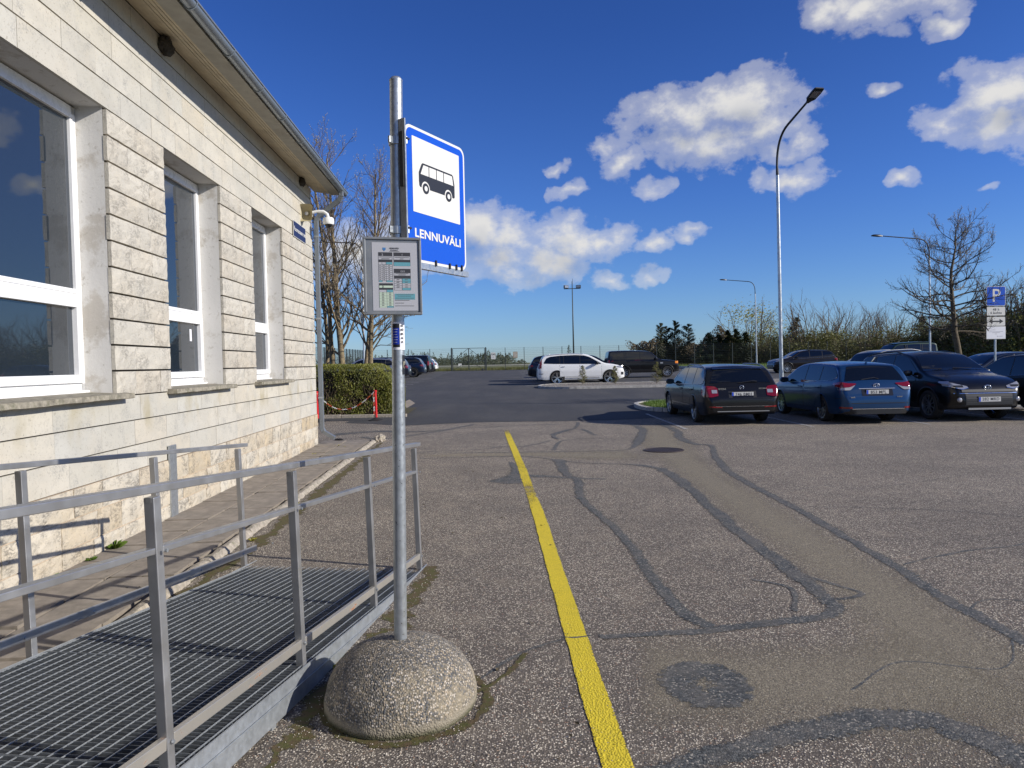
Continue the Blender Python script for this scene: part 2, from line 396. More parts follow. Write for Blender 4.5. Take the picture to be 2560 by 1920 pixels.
vary('joint_mortar', (.045, .038, .030), .95, amt=.3, scale=20, bstr=.4)
vary('plinth_mortar', (.50, .40, .29), .95, amt=.25, scale=30, bstr=.5)
vary('sill_concrete', (.27, .245, .19), .95, amt=.45, scale=18, bstr=.9, bscale=70, dist=.01, dirt=((.10, .10, .055), .8))
vary('pvc_white', (.80, .80, .79), .28, amt=.03, scale=6)
vary('beige_boards', (.54, .46, .32), .5, amt=.14, scale=5, dirt=((.36, .29, .18), .5))
vary('fascia_paint', (.30, .285, .24), .6, amt=.15, scale=6, dirt=((.25, .22, .17), .5))
vary('gutter_metal', (.25, .285, .32), .36, .5, amt=.05, scale=7)
vary('downpipe_metal', (.24, .265, .29), .38, .5, amt=.05, scale=7)
vary('roof_metal', (.20, .22, .25), .5, .3, amt=.2, scale=4)
newmat('glass_dark', (.018, .026, .036), .02, IOR=2.1)
newmat('dark_room', (.02, .02, .022), .9)
vary('galv', (.42, .45, .47), .38, .7, amt=.16, scale=26, dirt=((.30, .32, .33), .4))
vary('galv_bright', (.46, .49, .51), .42, .65, amt=.14, scale=22, bstr=.08)
vary('rail_alloy', (.43, .43, .425), .40, .75, amt=.08, scale=5, dirt=((.27, .26, .24), .35))
def rustrail():
    m, n, b = newmat('rusty_rail', rough=.5); p = objc(n)
    rf = n.ramp(n.noise(n.mapping(p, (1, .35, 1)), 24, 6, .8), [(.60, 0.), (.66, 1.)])
    c = n.mix(rf, n.mix(n.noise(p, 9), (.56, .52, .44), (.44, .42, .38)), (.30, .11, .03)); setc(n, b, c)
    setc(n, b, n.ramp(rf, [(0, .6), (1, 0.)]), 'Metallic'); setc(n, b, n.ramp(rf, [(0, .38), (1, .9)]), 'Roughness')
rustrail()
vary('grate_steel', (.21, .23, .245), .45, .55, amt=.3, scale=16)
vary('black_plastic', (.02, .02, .021), .5, amt=.2, scale=20)
vary('rubber', (.018, .018, .018), .8, amt=.3, scale=30, bstr=.2)
vary('red_plastic', (.62, .022, .026), .35, amt=.1, scale=9)
vary('chain_red', (.62, .07, .02), .4, amt=.1); vary('chain_white', (.8, .8, .78), .4, amt=.05)
vary('kerb_concrete', (.40, .385, .35), .9, amt=.25, scale=9, bstr=.5, dirt=((.2, .19, .16), .6))
vary('paver_concrete', (.245, .212, .172), .95, amt=.25, scale=7, bstr=.6, bscale=120, dirt=((.14, .125, .095), .7))
vary('old_kerb', (.37, .325, .26), .95, amt=.35, scale=22, bstr=1., bscale=55, dist=.012, dirt=((.15, .15, .08), .7))
vary('soil_moss', (.075, .06, .03), 1., amt=.5, scale=15, bstr=.8, dirt=((.065, .08, .02), .9))
vary('sand', (.34, .28, .20), 1., amt=.25, scale=9, bstr=.5)
newmat('sign_blue', (.004, .075, .50), .32); newmat('sign_white', (.66, .65, .60), .35); newmat('sign_black', (.012, .013, .017), .45)
vary('sign_back', (.42, .43, .44), .4, .6, amt=.15)
newmat('paper', (.40, .40, .42), .12, IOR=1.5); newmat('print_dark', (.03, .03, .035), .5); newmat('print_teal', (.10, .29, .34), .5)
newmat('print_line', (.12, .12, .12), .5); newmat('print_green', (.46, .56, .44), .5); newmat('print_grey', (.36, .36, .38), .5); newmat('print_blue', (.05, .17, .38), .5)
newmat('phone_blue', (.008, .03, .33), .3); newmat('sticker_white', (.78, .78, .80), .3)
vary('horn_beige', (.62, .57, .40), .45, amt=.08); newmat('horn_inside', (.38, .33, .20), .6); newmat('cam_white', (.80, .80, .78), .3); newmat('cam_dome', (.01, .01, .012), .05)
newmat('addr_blue', (.008, .014, .07), .45); vary('nest_mud', (.045, .037, .028), 1., amt=.5, scale=30, bstr=1., bscale=40, dist=.02)
def agg_dome():
    m, n, b = newmat('aggregate_concrete', rough=.85); p = objc(n)
    v = n.voro(p, 118); s = n('ShaderNodeSeparateColor', ins={0: v.outputs['Color']})
    st = n.ramp(s.outputs[0], [(0, (.06, .065, .07)), (.2, (.15, .15, .145)), (.38, (.28, .24, .18)), (.56, (.42, .34, .24)), (.72, (.09, .095, .105)), (.82, (.56, .50, .42))], 'CONSTANT')
    c = n.mix(n.ramp(v.outputs['Distance'], [(.40, 0.), (.68, 1.)]), st, (.15, .13, .095))
    c = n.mix(n.ramp(n.noise(p, 5, 6, .7), [(.50, 0.), (.66, .55)]), c, (.34, .285, .19)); c = n.mix(n.ramp(n.noise(p, 3, 5, .7), [(.36, .55), (.5, 0.)]), c, (.06, .06, .055))
    z = n('ShaderNodeSeparateXYZ', ins={0: p}).outputs[2]
    zz = n.math('ADD', z, n.math('MULTIPLY', n.math('SUBTRACT', n.noise(p, 9, 4), .5), .05))
    c = n.mix(n.ramp(zz, [(.045, 1.), (.062, 0.)]), c, (.27, .235, .17))
    c = n.mix(n.math('MULTIPLY', n.ramp(zz, [(.012, 1.), (.035, 0.)]), .9), c, (.07, .07, .03))
    setc(n, b, c); bump(n, b, n.math('SUBTRACT', 1., v.outputs['Distance']), .8, .006)
agg_dome()
def grass_ground():
    m, n, b = newmat('grass_ground', rough=1.); p = pos(n)
    c = n.mix(n.ramp(n.noise(p, .25, 6, .65), [(.35, 0.), (.65, 1.)]), (.085, .10, .028), (.21, .19, .085))
    c = n.mix(n.ramp(n.noise(p, 6, 5, .7), [(.4, 0.), (.7, .6)]), c, (.06, .075, .02)); setc(n, b, c)
    bump(n, b, n.noise(p, 9, 5, .7), .8, .06)
grass_ground()
vary('runway_concrete', (.50, .48, .40), .95, amt=.1, scale=.4)
def leafmat(name, a, c, tr=.35):
    m, n, b = newmat(name, a, .55); p = pos(n)
    col = n.mix(n.ramp(n.noise(p, 3.5, 5, .7), [(.35, 0.), (.65, 1.)]), a, c)
    col = n.mix(n.ramp(n.noise(p, 31, 2), [(.4, 0.), (.7, .6)]), col, tuple(min(1, x * 1.7) for x in c)); setc(n, b, col)
    t = n('ShaderNodeBsdfTranslucent', ins={0: col}); mx = n('ShaderNodeMixShader', ins={0: tr, 1: b.outputs[0], 2: t.outputs[0]})
    n.t.links.new(mx.outputs[0], n.t.nodes['Material Output'].inputs[0])
leafmat('leaf_hedge', (.05, .075, .010), (.20, .195, .026)); leafmat('leaf_conifer', (.012, .022, .010), (.028, .042, .016), .1)
leafmat('leaf_olive', (.06, .066, .018), (.15, .15, .035)); leafmat('leaf_yellow', (.20, .19, .03), (.36, .33, .06)); leafmat('leaf_grass', (.05, .11, .012), (.13, .20, .03))
leafmat('leaf_bud', (.20, .17, .10), (.34, .30, .19), .2); leafmat('leaf_far', (.02, .03, .016), (.045, .055, .022), .1); leafmat('leaf_brown', (.06, .045, .022), (.11, .085, .04), .2)
vary('bark', (.19, .145, .085), .95, amt=.55, scale=16, bstr=.9, bscale=26, dist=.02, dirt=((.30, .25, .13), .8))
vary('twig', (.115, .088, .062), .9, amt=.4, scale=9)
vary('twig_dark', (.062, .050, .038), .9, amt=.4, scale=9); vary('bark_dark', (.11, .088, .058), .95, amt=.5, scale=16, bstr=.9, bscale=26, dist=.02)
vary('twig_red', (.14, .09, .065), .9, amt=.4, scale=9)
vary('fence_steel', (.055, .065, .06), .55, .3, amt=.2)
vary('lamp_galv', (.50, .53, .55), .38, .7, amt=.15, scale=5); vary('lamp_dark', (.035, .037, .04), .45, .3, amt=.2)
# ------------------------------------------------------------------ ground
def strip_sheet(name, x0, x1, ys, lvl, mat, nx=1, kind='structure'):
    m = MB()
    for a, b in zip(ys, ys[1:]):
        for i in range(nx):
            xa = x0 + (x1 - x0) * i / nx; xb = x0 + (x1 - x0) * (i + 1) / nx
            m.quad([(xa, a, gz(a) + lvl), (xb, a, gz(a) + lvl), (xb, b, gz(b) + lvl), (xa, b, gz(b) + lvl)])
    return m.build(name, mat, kind=kind)
strip_sheet('field', -900, 900, [-60, 20, 75, 1800], -.03, 'grass_ground')
def sheet_poly(name, rows, lvl, mat, kind='structure'):
    """rows: (y, xl, xr) sorted in y; split at the breaks of slope"""
    m = MB()
    for (ya, la, ra), (yb, lb, rb) in zip(rows, rows[1:]):
        m.quad([(la, ya, gz(ya) + lvl), (ra, ya, gz(ya) + lvl), (rb, yb, gz(yb) + lvl), (lb, yb, gz(yb) + lvl)])
    return m.build(name, mat, kind=kind)
sheet_poly('old_asphalt_yard', [(-9, -8, 45), (17.5, -12, 45), (18.4, -12, 45), (20, -12, 45), (22, -12, 45)], 0., 'old_asphalt')
# newer dark asphalt: ragged seam at about y = 18.5
def new_asphalt():
    m = MB(); lvl = .004
    xs = [-30, -12] + [-11 + .45 * i for i in range(36)] + [5.6, 8, 14, 45]
    def edge(x):
        e = lerp_list([(-12, 20.2), (-6.2, 20.2), (-4, 19.2), (-2.9, 18.3), (-.9, 18.95), (2.3, 18.65), (4.5, 19.3), (5.5, 20.5), (45, 20.5)], x)
        return e + .06 * noise.noise(Vector((x * 1.7, 0, 0))) + .04 * noise.noise(Vector((x * 6, 3, 0)))
    for a, b in zip(xs, xs[1:]):
        ea, eb = edge(a), edge(b)
        if a < -5:   # behind the hedge line
            ea = max(ea, 20.2); eb = max(eb, 20.2)
        for y0, y1 in ((None, 20.5), (20.5, 22), (22, 30), (30, 75)):
            ya, yb = (ea, eb) if y0 is None else (y0, y0)
            if y0 is None and (ea >= 20.5): continue
            m.quad([(a, ya, gz(ya) + lvl), (b, yb, gz(yb) + lvl), (b, y1, gz(y1) + lvl), (a, y1, gz(y1) + lvl)])
    m.build('car_park_asphalt', 'new_asphalt', kind='structure')
new_asphalt()
def P_near(pts): return pts[0][1] < 18
def ribbon(name, pts, w, lvl, mat, seg=.06, jit=.25, kind='structure', taper=True):
    if mat not in ('white_paint', 'worn_white_paint'): lvl = .0006 + lvl * (.28 if P_near(pts) else 1.)
    P = catmull(pts, seg); k = len(P); m = MB(); vs = []; uvs = []
    L = 0; tot = sum((P[i + 1] - P[i]).length for i in range(k - 1)) or 1
    for i, p in enumerate(P):
        d = (P[min(i + 1, k - 1)] - P[max(i - 1, 0)]).normalized(); nrm = Vector((-d.y, d.x, 0))
        ww = w if not isinstance(w, list) else lerp_list(w, L / tot)
        for s in (-1, 1):
            q = p + nrm * s * ww / 2 * (1 + jit * 2 * noise.noise(Vector((p.x * 7 + s * 20, p.y * 7, lvl * 999))))
            vs.append((q.x, q.y, gz(q.y) + lvl)); uvs.append(((s + 1) / 2, L / tot))
        if i < k - 1: L += (P[i + 1] - p).length
    m.v = vs
    for i in range(k - 1): m.f.append((2 * i, 2 * i + 1, 2 * i + 3, 2 * i + 2)); m.m.append(0)
    o = m.build(name, mat, kind=kind); uvl = o.data.uv_layers.new(name='uv')
    for lp in o.data.loops: uvl.data[lp.index].uv = uvs[lp.vertex_index]
    return o
# resurfaced trench, then crack seals on it
ribbon('asphalt_patch', [(3.3, 17.6), (3.3, 15.9), (3.0, 14.2), (2.85, 12.9), (2.7, 11.6), (2.62, 10.4), (2.58, 9.0), (2.54, 7.45), (2.5, 6.0), (2.46, 4.9), (2.4, 4.2), (2.3, 3.4), (2.1, 2.6), (2.0, 2.0)], [(0, .75), (.12, .9), (.22, 1.3), (.3, 1.5), (.42, 1.0), (.6, .95), (.85, 1.0), (.93, 1.5), (1, 2.0)], .004, 'patch_asphalt', seg=.12, jit=.08)
ribbon('asphalt_patch', [(-1.8, 12.2), (-.6, 12.2), (.4, 12.1), (1.4, 11.8), (2.3, 11.9)], [(0, .5), (.5, .8), (.8, 1.7), (1, 1.6)], .0052, 'patch_asphalt', seg=.12, jit=.08)
ribbon('asphalt_patch', [(.55, 3.5), (1.0, 3.42), (1.6, 3.4), (2.4, 3.5)], 1.3, .0058, 'patch_asphalt', seg=.12, jit=.08)
seals = [([(3.0, 17.5), (2.98, 16.11), (2.75, 14.9), (2.45, 13.7), (2.03, 12.5), (1.16, 12.4), (-.6, 12.5), (-1.8, 12.6)], [(0, .24), (.45, .26), (.55, .08), (1, .05)]),
         ([(3.67, 17.6), (3.67, 15.66), (3.40, 14.2), (3.42, 13.1), (3.65, 12.86), (3.3, 11.4), (3.05, 9.9), (2.99, 8.91), (2.97, 7.25), (2.91, 6.05), (2.87, 5.2), (2.8, 4.5), (2.81, 4.1), (2.79, 3.2), (2.8, 2.3)], [(0, .22), (.25, .24), (.35, .12), (.45, .17), (.7, .13), (1, .13)]),
         ([(-1.6, 11.85), (.0, 11.9), (.37, 11.71), (1.02, 11.01), (2.01, 10.51), (2.19, 9.36), (2.11, 7.45), (2.06, 6.35), (2.06, 5.5), (2.06, 4.9), (2.05, 4.6), (2.01, 4.38), (1.86, 4.25), (1.63, 4.2), (1.24, 4.1), (.88, 4.05), (.48, 4.0)], [(0, .05), (.3, .06), (.38, .22), (.7, .17), (.8, .17), (1, .09)]),
         ([(.74, 11.4), (.75, 9.96), (.86, 9.31), (.78, 8.15), (.92, 6.9), (1.0, 5.95), (1.0, 5.25), (1.02, 4.7), (1.05, 4.35), (1.15, 4.12)], [(0, .26), (.3, .15), (.6, .11), (1, .13)]),
         ([(-.25, 9.3), (.15, 9.81), (.88, 9.51), (1.25, 9.41)], [(0, .5), (.3, .35), (.6, .15), (1, .1)]), ([(-.05, 11.2), (.05, 10.4), (.0, 9.2)], [(0, .1), (1, .4)]),
         ([(.82, 15.21), (1.24, 16.26), (1.61, 16.41), (1.77, 15.01)], .14), ([(.73, 12.6), (.96, 14.01), (1.41, 14.41), (2.03, 14.36)], [(0, .12), (1, .05)]),
         ([(1.72, 18.3), (1.49, 16.71), (.91, 15.21), (.94, 14.36)], .11), ([(-1.8, 12.7), (-.62, 12.96), (-.25, 13.31), (.23, 13.31), (.77, 14.21)], [(0, .05), (1, .09)]),
         ([(-4.2, 16.2), (-3.3, 16.9), (-2.3, 16.6), (-1.2, 17.2), (.3, 17.7), (1.2, 17.9)], [(0, .5), (.3, .4), (.5, .1), (1, .12)]), ([(-3.4, 15.6), (-2.8, 15.2), (-1.9, 16.4), (-1.0, 18.3)], .18),
         ([(.2, 2.45), (.71, 2.74), (.96, 2.85), (1.26, 2.95), (1.57, 3.03), (1.79, 3.0), (1.91, 2.88), (1.98, 2.7), (2.05, 2.4)], [(0, .1), (.2, .16), (.5, .2), (1, .26)]),
         ([(2.05, 5.2), (2.2, 4.9), (2.32, 4.65), (2.1, 4.55)], .05), ([(1.75, 4.35), (1.9, 4.8), (1.7, 5.0)], .05)]
for i, (p, w) in enumerate(seals): ribbon('crack_seal', p, w, .008 + .0012 * (i % 4), 'tar_seal')
for p, w in [([(3.0, 7.4), (3.4, 7.38), (3.77, 7.3), (4.51, 7.05), (5.2, 6.7), (6.5, 6.9)], .022), ([(2.96, 5.3), (3.58, 5.6), (4.25, 5.8), (4.9, 6.2)], .04), ([(-.40, 3.35), (-.19, 3.5), (-.08, 3.68), (.07, 3.85), (.3, 4.0)], .03),
             ([(2.8, 4.3), (3.1, 4.5), (3.6, 4.3)], .02), ([(3.0, 8.1), (3.8, 8.6), (4.3, 8.4), (6, 9.2)], .016), ([(.42, 4.0), (.25, 3.98)], .02), ([(-2.1, 12.9), (-1, 13.4), (-.2, 13.2)], .02), ([(1.6, 3.3), (2.0, 3.6), (2.45, 3.5), (2.8, 3.9)], .014)]:
    ribbon('crack', p, w, .0065, 'tar_seal', jit=.5)
# round worn repair in front
m = MB(); m.lathe([(.0, 0), (.09, 0), (.17, 0), (.235, 0)], 40); o = m.build('round_repair', 'tar_seal', kind='structure', loc=(.92, 3.40, .0036)); o.scale = (1., 1.15, 1)
uvl = o.data.uv_layers.new(name='uv')
for lp in o.data.loops:
    v = o.data.vertices[lp.vertex_index].co; r = sqrt(v.x ** 2 + v.y ** 2) / .235; uvl.data[lp.index].uv = (.5 + .5 * (r ** 6 * .95 + .93 * max(0, 1 - r * 1.25)), 0)
# yellow line
ribbon('yellow_line', [(.45, 2.0), (.425, 2.4), (.388, 2.7), (.345, 3.98), (.32, 4.8), (.292, 5.8), (.25, 7.335), (.19, 8.8), (.14, 10.2), (.085, 11.4), (.03, 12.6), (-.05, 14.2), (-.16, 16.62)], .128, .013, 'yellow_paint', jit=.05)
ribbon('line_gap', [(.26, 4.015), (.34, 4.0), (.43, 4.03)], .022, .0155, 'tar_seal', jit=.4, seg=.02)
# expansion line across the newer asphalt
ribbon('asphalt_joint', [(-3.6, 24.9), (-1.1, 24.45), (1.5, 23.9), (4.2, 23.4)], .035, .008, 'tar_seal', jit=.2, seg=.3)
m = MB(); m.quad([(-4.3, 24.0, .066), (-3.72, 24.6, .075), (-3.75, 27.0, .112), (-4.3, 29.2, .145)]); m.build('sandy_edge', 'sand', kind='structure')
# parking bay lines
for k in range(14):
    y = 41 + 2.6 * k
    if y < 74: ribbon('bay_line', [(-11.3, y), (-6.15, y - .0)], .11, .009, 'white_paint', seg=1, jit=0)
for k in range(14):
    y = 39.1 + 2.6 * k
    if y < 72: ribbon('bay_line', [(.75, y), (5.9, y)], .11, .009, 'white_paint', seg=1, jit=0)
    if y < 58: ribbon('bay_line', [(11.5, y), (16.5, y)], .11, .009, 'white_paint', seg=1, jit=0)
for x in (3.95, 6.82, 9.5, 12.15, 14.8): ribbon('bay_line', [(x, 15.9), (x, 20.6)], .1, .009, 'worn_white_paint', seg=.3, jit=0)
# verge behind the parking, right, and grass island behind the parked row
strip_sheet('far_verge', 16.8, 70, [57.5, 75], .10, 'grass_ground')
ML = MB()
for (x0, x1, y0, y1) in ((16.7, 70, 57.36, 57.5), (16.56, 16.7, 57.36, 75)): ML.box(x0, x1, y0, y1, gz(y0) - .1, gz(y1) + .12)
ML.build('verge_kerb', 'kerb_concrete', kind='structure')

def island(name, x0, x1, y0, y1, r, mat, kerbh, surf, kerbname):
    pts = []
    for i in range(9): a = pi / 2 + pi / 2 * i / 8; pts.append((x0 + r + r * cos(a), y1 - r + r * sin(a)))
    for i in range(9): a = pi + pi / 2 * i / 8; pts.append((x0 + r + r * cos(a), y0 + r + r * sin(a)))
    m = MB(); c = [(x, y, gz(y) + surf) for x, y in pts] + [(x1, y0, gz(y0) + surf), (x1, y1, gz(y1) + surf)]
    m.quad(c); m.build(name, mat, kind='structure')
    path = [(x1, y1)] + pts + [(x1, y0)]; root = empty(kerbname, (0, 0, 0), kind='structure')
    # individual kerb stones
    segs = []
    L = 0; dense = []
    for (a, b) in zip(path, path[1:]):
        d = sqrt((a[0] - b[0]) ** 2 + (a[1] - b[1]) ** 2); k = max(1, round(d / 1.0)) if d > 1.2 else 1
        for i in range(k): dense.append((a[0] + (b[0] - a[0]) * i / k, a[1] + (b[1] - a[1]) * i / k))
    dense.append(path[-1]); cx = (x0 + x1) / 2; cy = (y0 + y1) / 2
    i = 0
    while i < len(dense) - 1:
        a = Vector((*dense[i], 0)); b = Vector((*dense[i + 1], 0)); d = (b - a); ln = d.length; d.normalize(); nrm = Vector((-d.y, d.x, 0))
        mm = MB(); za, zb = gz(a.y), gz(b.y); g = .006 if ln > .6 else 0.
        q0 = a + d * g; q1 = b - d * g
        for s in (0,):
            P = [q0 - nrm * .13, q1 - nrm * .13, q1, q0]
            bot = [(p.x, p.y, gz(p.y) - .05) for p in P]; top = [(p.x, p.y, gz(p.y) + kerbh + random.uniform(-.003, .003)) for p in P]
            k0 = len(mm.v); mm.v += bot + top
            for f in ((3, 2, 1, 0), (4, 5, 6, 7), (0, 1, 5, 4), (1, 2, 6, 5), (2, 3, 7, 6), (3, 0, 4, 7)): mm.f.append(tuple(k0 + j for j in f)); mm.m.append(0)
        mm.build('kerb_stone', 'kerb_concrete', root); i += 1
    return root
island('planted_island', 1.5, 27, 35.0, 38.75, 1.7, 'gravel', .12, .10, 'island_kerb')
island('grass_strip', 4.15, 38, 20.75, 24.6, 1.6, 'grass_ground', .12, .09, 'grass_strip_kerb')

# ------------------------------------------------------------------ building
TH = math.atan(.0423)
bld = empty('terminal_building', (-3.36, 0, 0), TH, 'single storey limestone clad building with white framed windows and a wide eave', 'building')
YC = 14.15
WIN = [(4.80, 6.42), (7.56, 9.17), (10.43, 12.0)]
CZ = [0, .165, .40, .64, .88, 1.12, 1.363] + [1.363 + .2379 * i for i in range(1, 12)] + [4.225, 4.47, 4.715, 4.945, 5.17]
ZB, ZT = 1.363, 3.98
def wall_core():
    m = MB()
    def slab(y0, y1, z0, z1): m.box(-.40, -.030, y0, y1, z0, z1, 0)
    slab(-6, YC - .02, -.2, ZB - .01); slab(-6, YC - .02, ZT + .012, 5.3)
    e = [-6] + [v for w in WIN for v in w] + [YC - .02]
    for a, b in zip(e[::2], e[1::2]): slab(a, b, ZB - .01, ZT + .012)
    # closed body of the building behind
    m.box(-9, -.8, -6, YC - .02, -.2, 5.3); m.box(-.8, -.40, YC - .3, YC - .02, -.2, 5.3)
    o = m.build('wall', ['plaster', 'joint_mortar'], bld)
    for p in o.data.polygons:
        if p.normal.x > .9 and p.center.x > -.05: p.material_index = 1
    return o
wall_core()
def stone_mesh(kind, seed):
    """unit slab: y and z from 0 to 1, face near x = 0"""
    rnd = random.Random(seed); m = MB()
    if kind == 'smooth': m.box(-.034, 0, 0, 1, 0, 1); return m.mesh('stone_panel', 'smooth_stone')
    ny, nz = (7, 4)
    rows = []
    for j in range(nz + 1):
        row = []
        for i in range(ny + 1):
            ed = (i in (0, ny)) or (j in (0, nz)); y = i / ny; z = j / nz
            if not ed: y += rnd.uniform(-.04, .04); z += rnd.uniform(-.07, .07)
            d = rnd.uniform(-.004, .004) if ed else rnd.uniform(.003, .012)
            row.append((d, y, z))
        rows.append(row)
    m.grid(rows)
    back = -.034
    for (a, b) in ((rows[0], 0), (rows[-1], 1)):
        for p, q in zip(a, a[1:]):
            P = [p, q, (back, q[1], q[2]), (back, p[1], p[2])]; m.quad(P if b else P[::-1])
    for k, fl in ((0, 0), (-1, 1)):
        for r0, r1 in zip(rows, rows[1:]):
            P = [r0[k], r1[k], (back, r1[k][1], r1[k][2]), (back, r0[k][1], r0[k][2])]; m.quad(P[::-1] if fl else P)
    return m.mesh('stone', 'split_stone' if kind == 'split' else 'plinth_stone')
SM = {k: [stone_mesh(k, 100 + i) for i in range(1 if k == 'smooth' else 15)] for k in ('smooth', 'split', 'plinth')}
def put_stone(kind, name, y0, y1, z0, z1, proud=0., gy=.0018, gz0=.006, gz1=.006):
    o = link(name, random.choice(SM[kind]), bld)
    o.location = (proud, y0 + gy, z0 + gz0); o.scale = (1, (y1 - y0 - 2 * gy), (z1 - z0 - gz0 - gz1))
    return o
YS = 3.0
def run(kind, name, ya, yb, z0, z1, lo, hi, **kw):
    y = ya
    while y < yb - 1e-3:
        w = random.uniform(lo, hi)
        if yb - (y + w) < lo * .6: w = yb - y
        e = min(y + w, yb); put_stone(kind, name, y, e, z0, z1, kw.get('base', 0.) + random.uniform(-.0015, .0015), **{k: v for k, v in kw.items() if k != 'base'}); y = e
for i in range(len(CZ) - 1):
    z0, z1 = CZ[i], CZ[i + 1]
    if z1 <= .645: run('plinth', 'plinth_stone', YS + random.uniform(0, .3), YC, z0, z1, .36, .72, gy=.006, gz0=.005, gz1=.005, base=.012)
    elif z1 <= ZB + .01: run('smooth', 'stone_panel', YS + random.uniform(0, .4), YC, z0, z1, .5, .86, gz0=.004, gz1=.007)
    elif z0 >= ZT - .01: run('smooth', 'stone_panel', YS + random.uniform(0, .4), YC, z0, z1, .5, .86, gz0=.004, gz1=.010)
    else:
        e = [YS] + [v for w in WIN for v in w] + [YC]
        for a, b in zip(e[::2], e[1::2]):
            run('split', 'split_stone', a + random.uniform(-.008, .006), b + random.uniform(-.006, .008), z0, z1, .36, .80, gz0=.006, gz1=.012, gy=.0015, base=.004)
# mortar bed showing between plinth stones
m = MB(); m.box(-.029, .004, YS, YC - .005, -.05, .636); m.build('plinth_mortar', 'plinth_mortar', bld)
# corner return so that the end of the wall reads solid
m = MB()
for i in range(len(CZ) - 1): m.box(-.5, -.036, YC - .018, YC + random.uniform(0, .012), CZ[i] + .004, CZ[i + 1] - .005)
m.build('corner_quoins', 'split_stone', bld)
# windows
for (a, b) in WIN:
    w = link('window', None, bld, (0, 0, 0)) if False else None
    fr = MB(); X0, X1 = -.335, -.27; z0, z1 = 1.425, 3.975
    fr.box(X0, X1, a, b, z0, z0 + .07); fr.box(X0, X1, a, b, z1 - .075, z1); fr.box(X0, X1, a, a + .07, z0, z1); fr.box(X0, X1, b - .07, b, z0, z1)
    fr.box(X0, X1, a + .07, b - .07, 2.235, 2.305)
    win = fr.build('window', 'pvc_white', bld, bevel=.006)
    sf = MB(); ya, yb = a + .055, b - .055
    for (sz0, sz1, ww) in ((1.495, 2.245, .075), (2.295, 3.905, .042)):
        s = MB(); xx0, xx1 = (-.32, -.245) if ww > .05 else (-.325, -.262)
        s.box(xx0, xx1, ya, yb, sz0, sz0 + ww); s.box(xx0, xx1, ya, yb, sz1 - ww, sz1); s.box(xx0, xx1, ya, ya + ww, sz0 + ww, sz1 - ww); s.box(xx0, xx1, yb - ww, yb, sz0 + ww, sz1 - ww)
        s.build('sash', 'pvc_white', win, bevel=.005)
        g = MB(); g.box(-.305, -.292, ya + ww - .01, yb - ww + .01, sz0 + ww - .01, sz1 - ww + .01); g.build('pane', 'glass_dark', win)
    ld = MB(); ld.box(-.30, -.235, a, b, 1.40, 1.425); ld.build('drip_board', 'pvc_white', win)
    sl = MB(); ky = 14; rows = []
    for i in range(ky + 1):
        y = a - .10 + (b - a + .23) * i / ky; j = random.uniform(-.004, .004)
        rows.append([(-.27, y, 1.352), (-.27, y, 1.408), (.105 + j, y, 1.388 + j * .5), (.11 + j, y, 1.345 + j), (.09, y, 1.338)])
    sl.grid(rows); sl.quad(rows[0][::-1]); sl.quad(rows[-1]); sl.build('sill', 'sill_concrete', win)
# sticker in the second window
m = MB(); m.box(-.291, -.2895, 8.80, 8.86, 1.95, 2.10); m.build('window_sticker', 'sticker_white', bld)
# eave: soffit boards, fascia, gutter, roof
YR0, YR1 = -6, 14.50
nb = 7
for k in range(nb):
    m = MB(); x0 = .002 + .33 * k / nb; x1 = .33 * (k + 1) / nb - (.010 if k > 2 else .005); zz = 5.172 - .05 * k / nb
    m.box(x0, x1, YR0, YR1 - .03, zz, zz + .02); m.build('soffit_board', 'beige_boards', bld)
m = MB(); m.box(-.01, .33, YR0, YR1 - .04, 5.20, 5.215); m.build('soffit_backing', 'joint_mortar', bld)
m = MB(); m.box(.335, .50, YR0, YR1 - .02, 5.105, 5.13); m.box(.50, .535, YR0, YR1, 5.10, 5.27); m.build('fascia', 'fascia_paint', bld)
m = MB(); m.box(.537, .545, YR0, YR1, 5.13, 5.235); m.build('gutter_apron', 'gutter_metal', bld)
m = MB(); R = .064; cx, cz = .612, 5.143; rows = []
for i in range(2):
    y = (YR0, YR1)[i]; row = [(cx - R, y, cz + .05)]
    for k in range(13): a = pi + pi * k / 12; row.append((cx + R * cos(a), y, cz + R * sin(a)))
    row += [(cx + R, y, cz + .01), (cx + R + .012, y, cz + .014), (cx + R + .012, y, cz - .002), (cx + R + .002, y, cz - .004)]
    rows.append(row)
m.grid(rows); m.quad([p for p in rows[1][1:15]]); m.build('gutter', 'gutter_metal', bld, smooth=True, sharp=50)
m = MB()
for k in range(20):
    y = YR0 + 1.03 * k + .5
    m.tube([(cx - R, y, cz + .03)] + [(cx + (R + .006) * cos(pi + pi * j / 8), y, cz + (R + .006) * sin(pi + pi * j / 8)) for j in range(9)], .007, 5)
m.build('gutter_bracket', 'gutter_metal', bld, kind='stuff')
m = MB(); sl_ = math.tan(radians(18)); n_ = int((YR1 + 6) / .105); rows = [[], []]
for k in range(n_ * 4 + 1):
    y = YR0 + (YR1 + .02 - YR0) * k / (n_ * 4); hh = .016 if k % 4 in (1, 2) else 0.
    rows[0].append((.60, y, 5.215 + hh)); rows[1].append((-4.5, y, 5.215 + hh + 5.1 * sl_))
m.grid(rows); m.quad([(.60, YR0, 5.2), (-4.5, YR0, 5.2 + 5.1 * sl_), (-4.5, YR1, 5.2 + 5.1 * sl_), (.6, YR1, 5.2)]); m.quad([(-9.6, YR0, 5.215), (-9.6, YR1, 5.215), (-4.5, YR1, 5.215 + 5.1 * sl_), (-4.5, YR0, 5.215 + 5.1 * sl_)])
m.build('roof', 'roof_metal', bld)
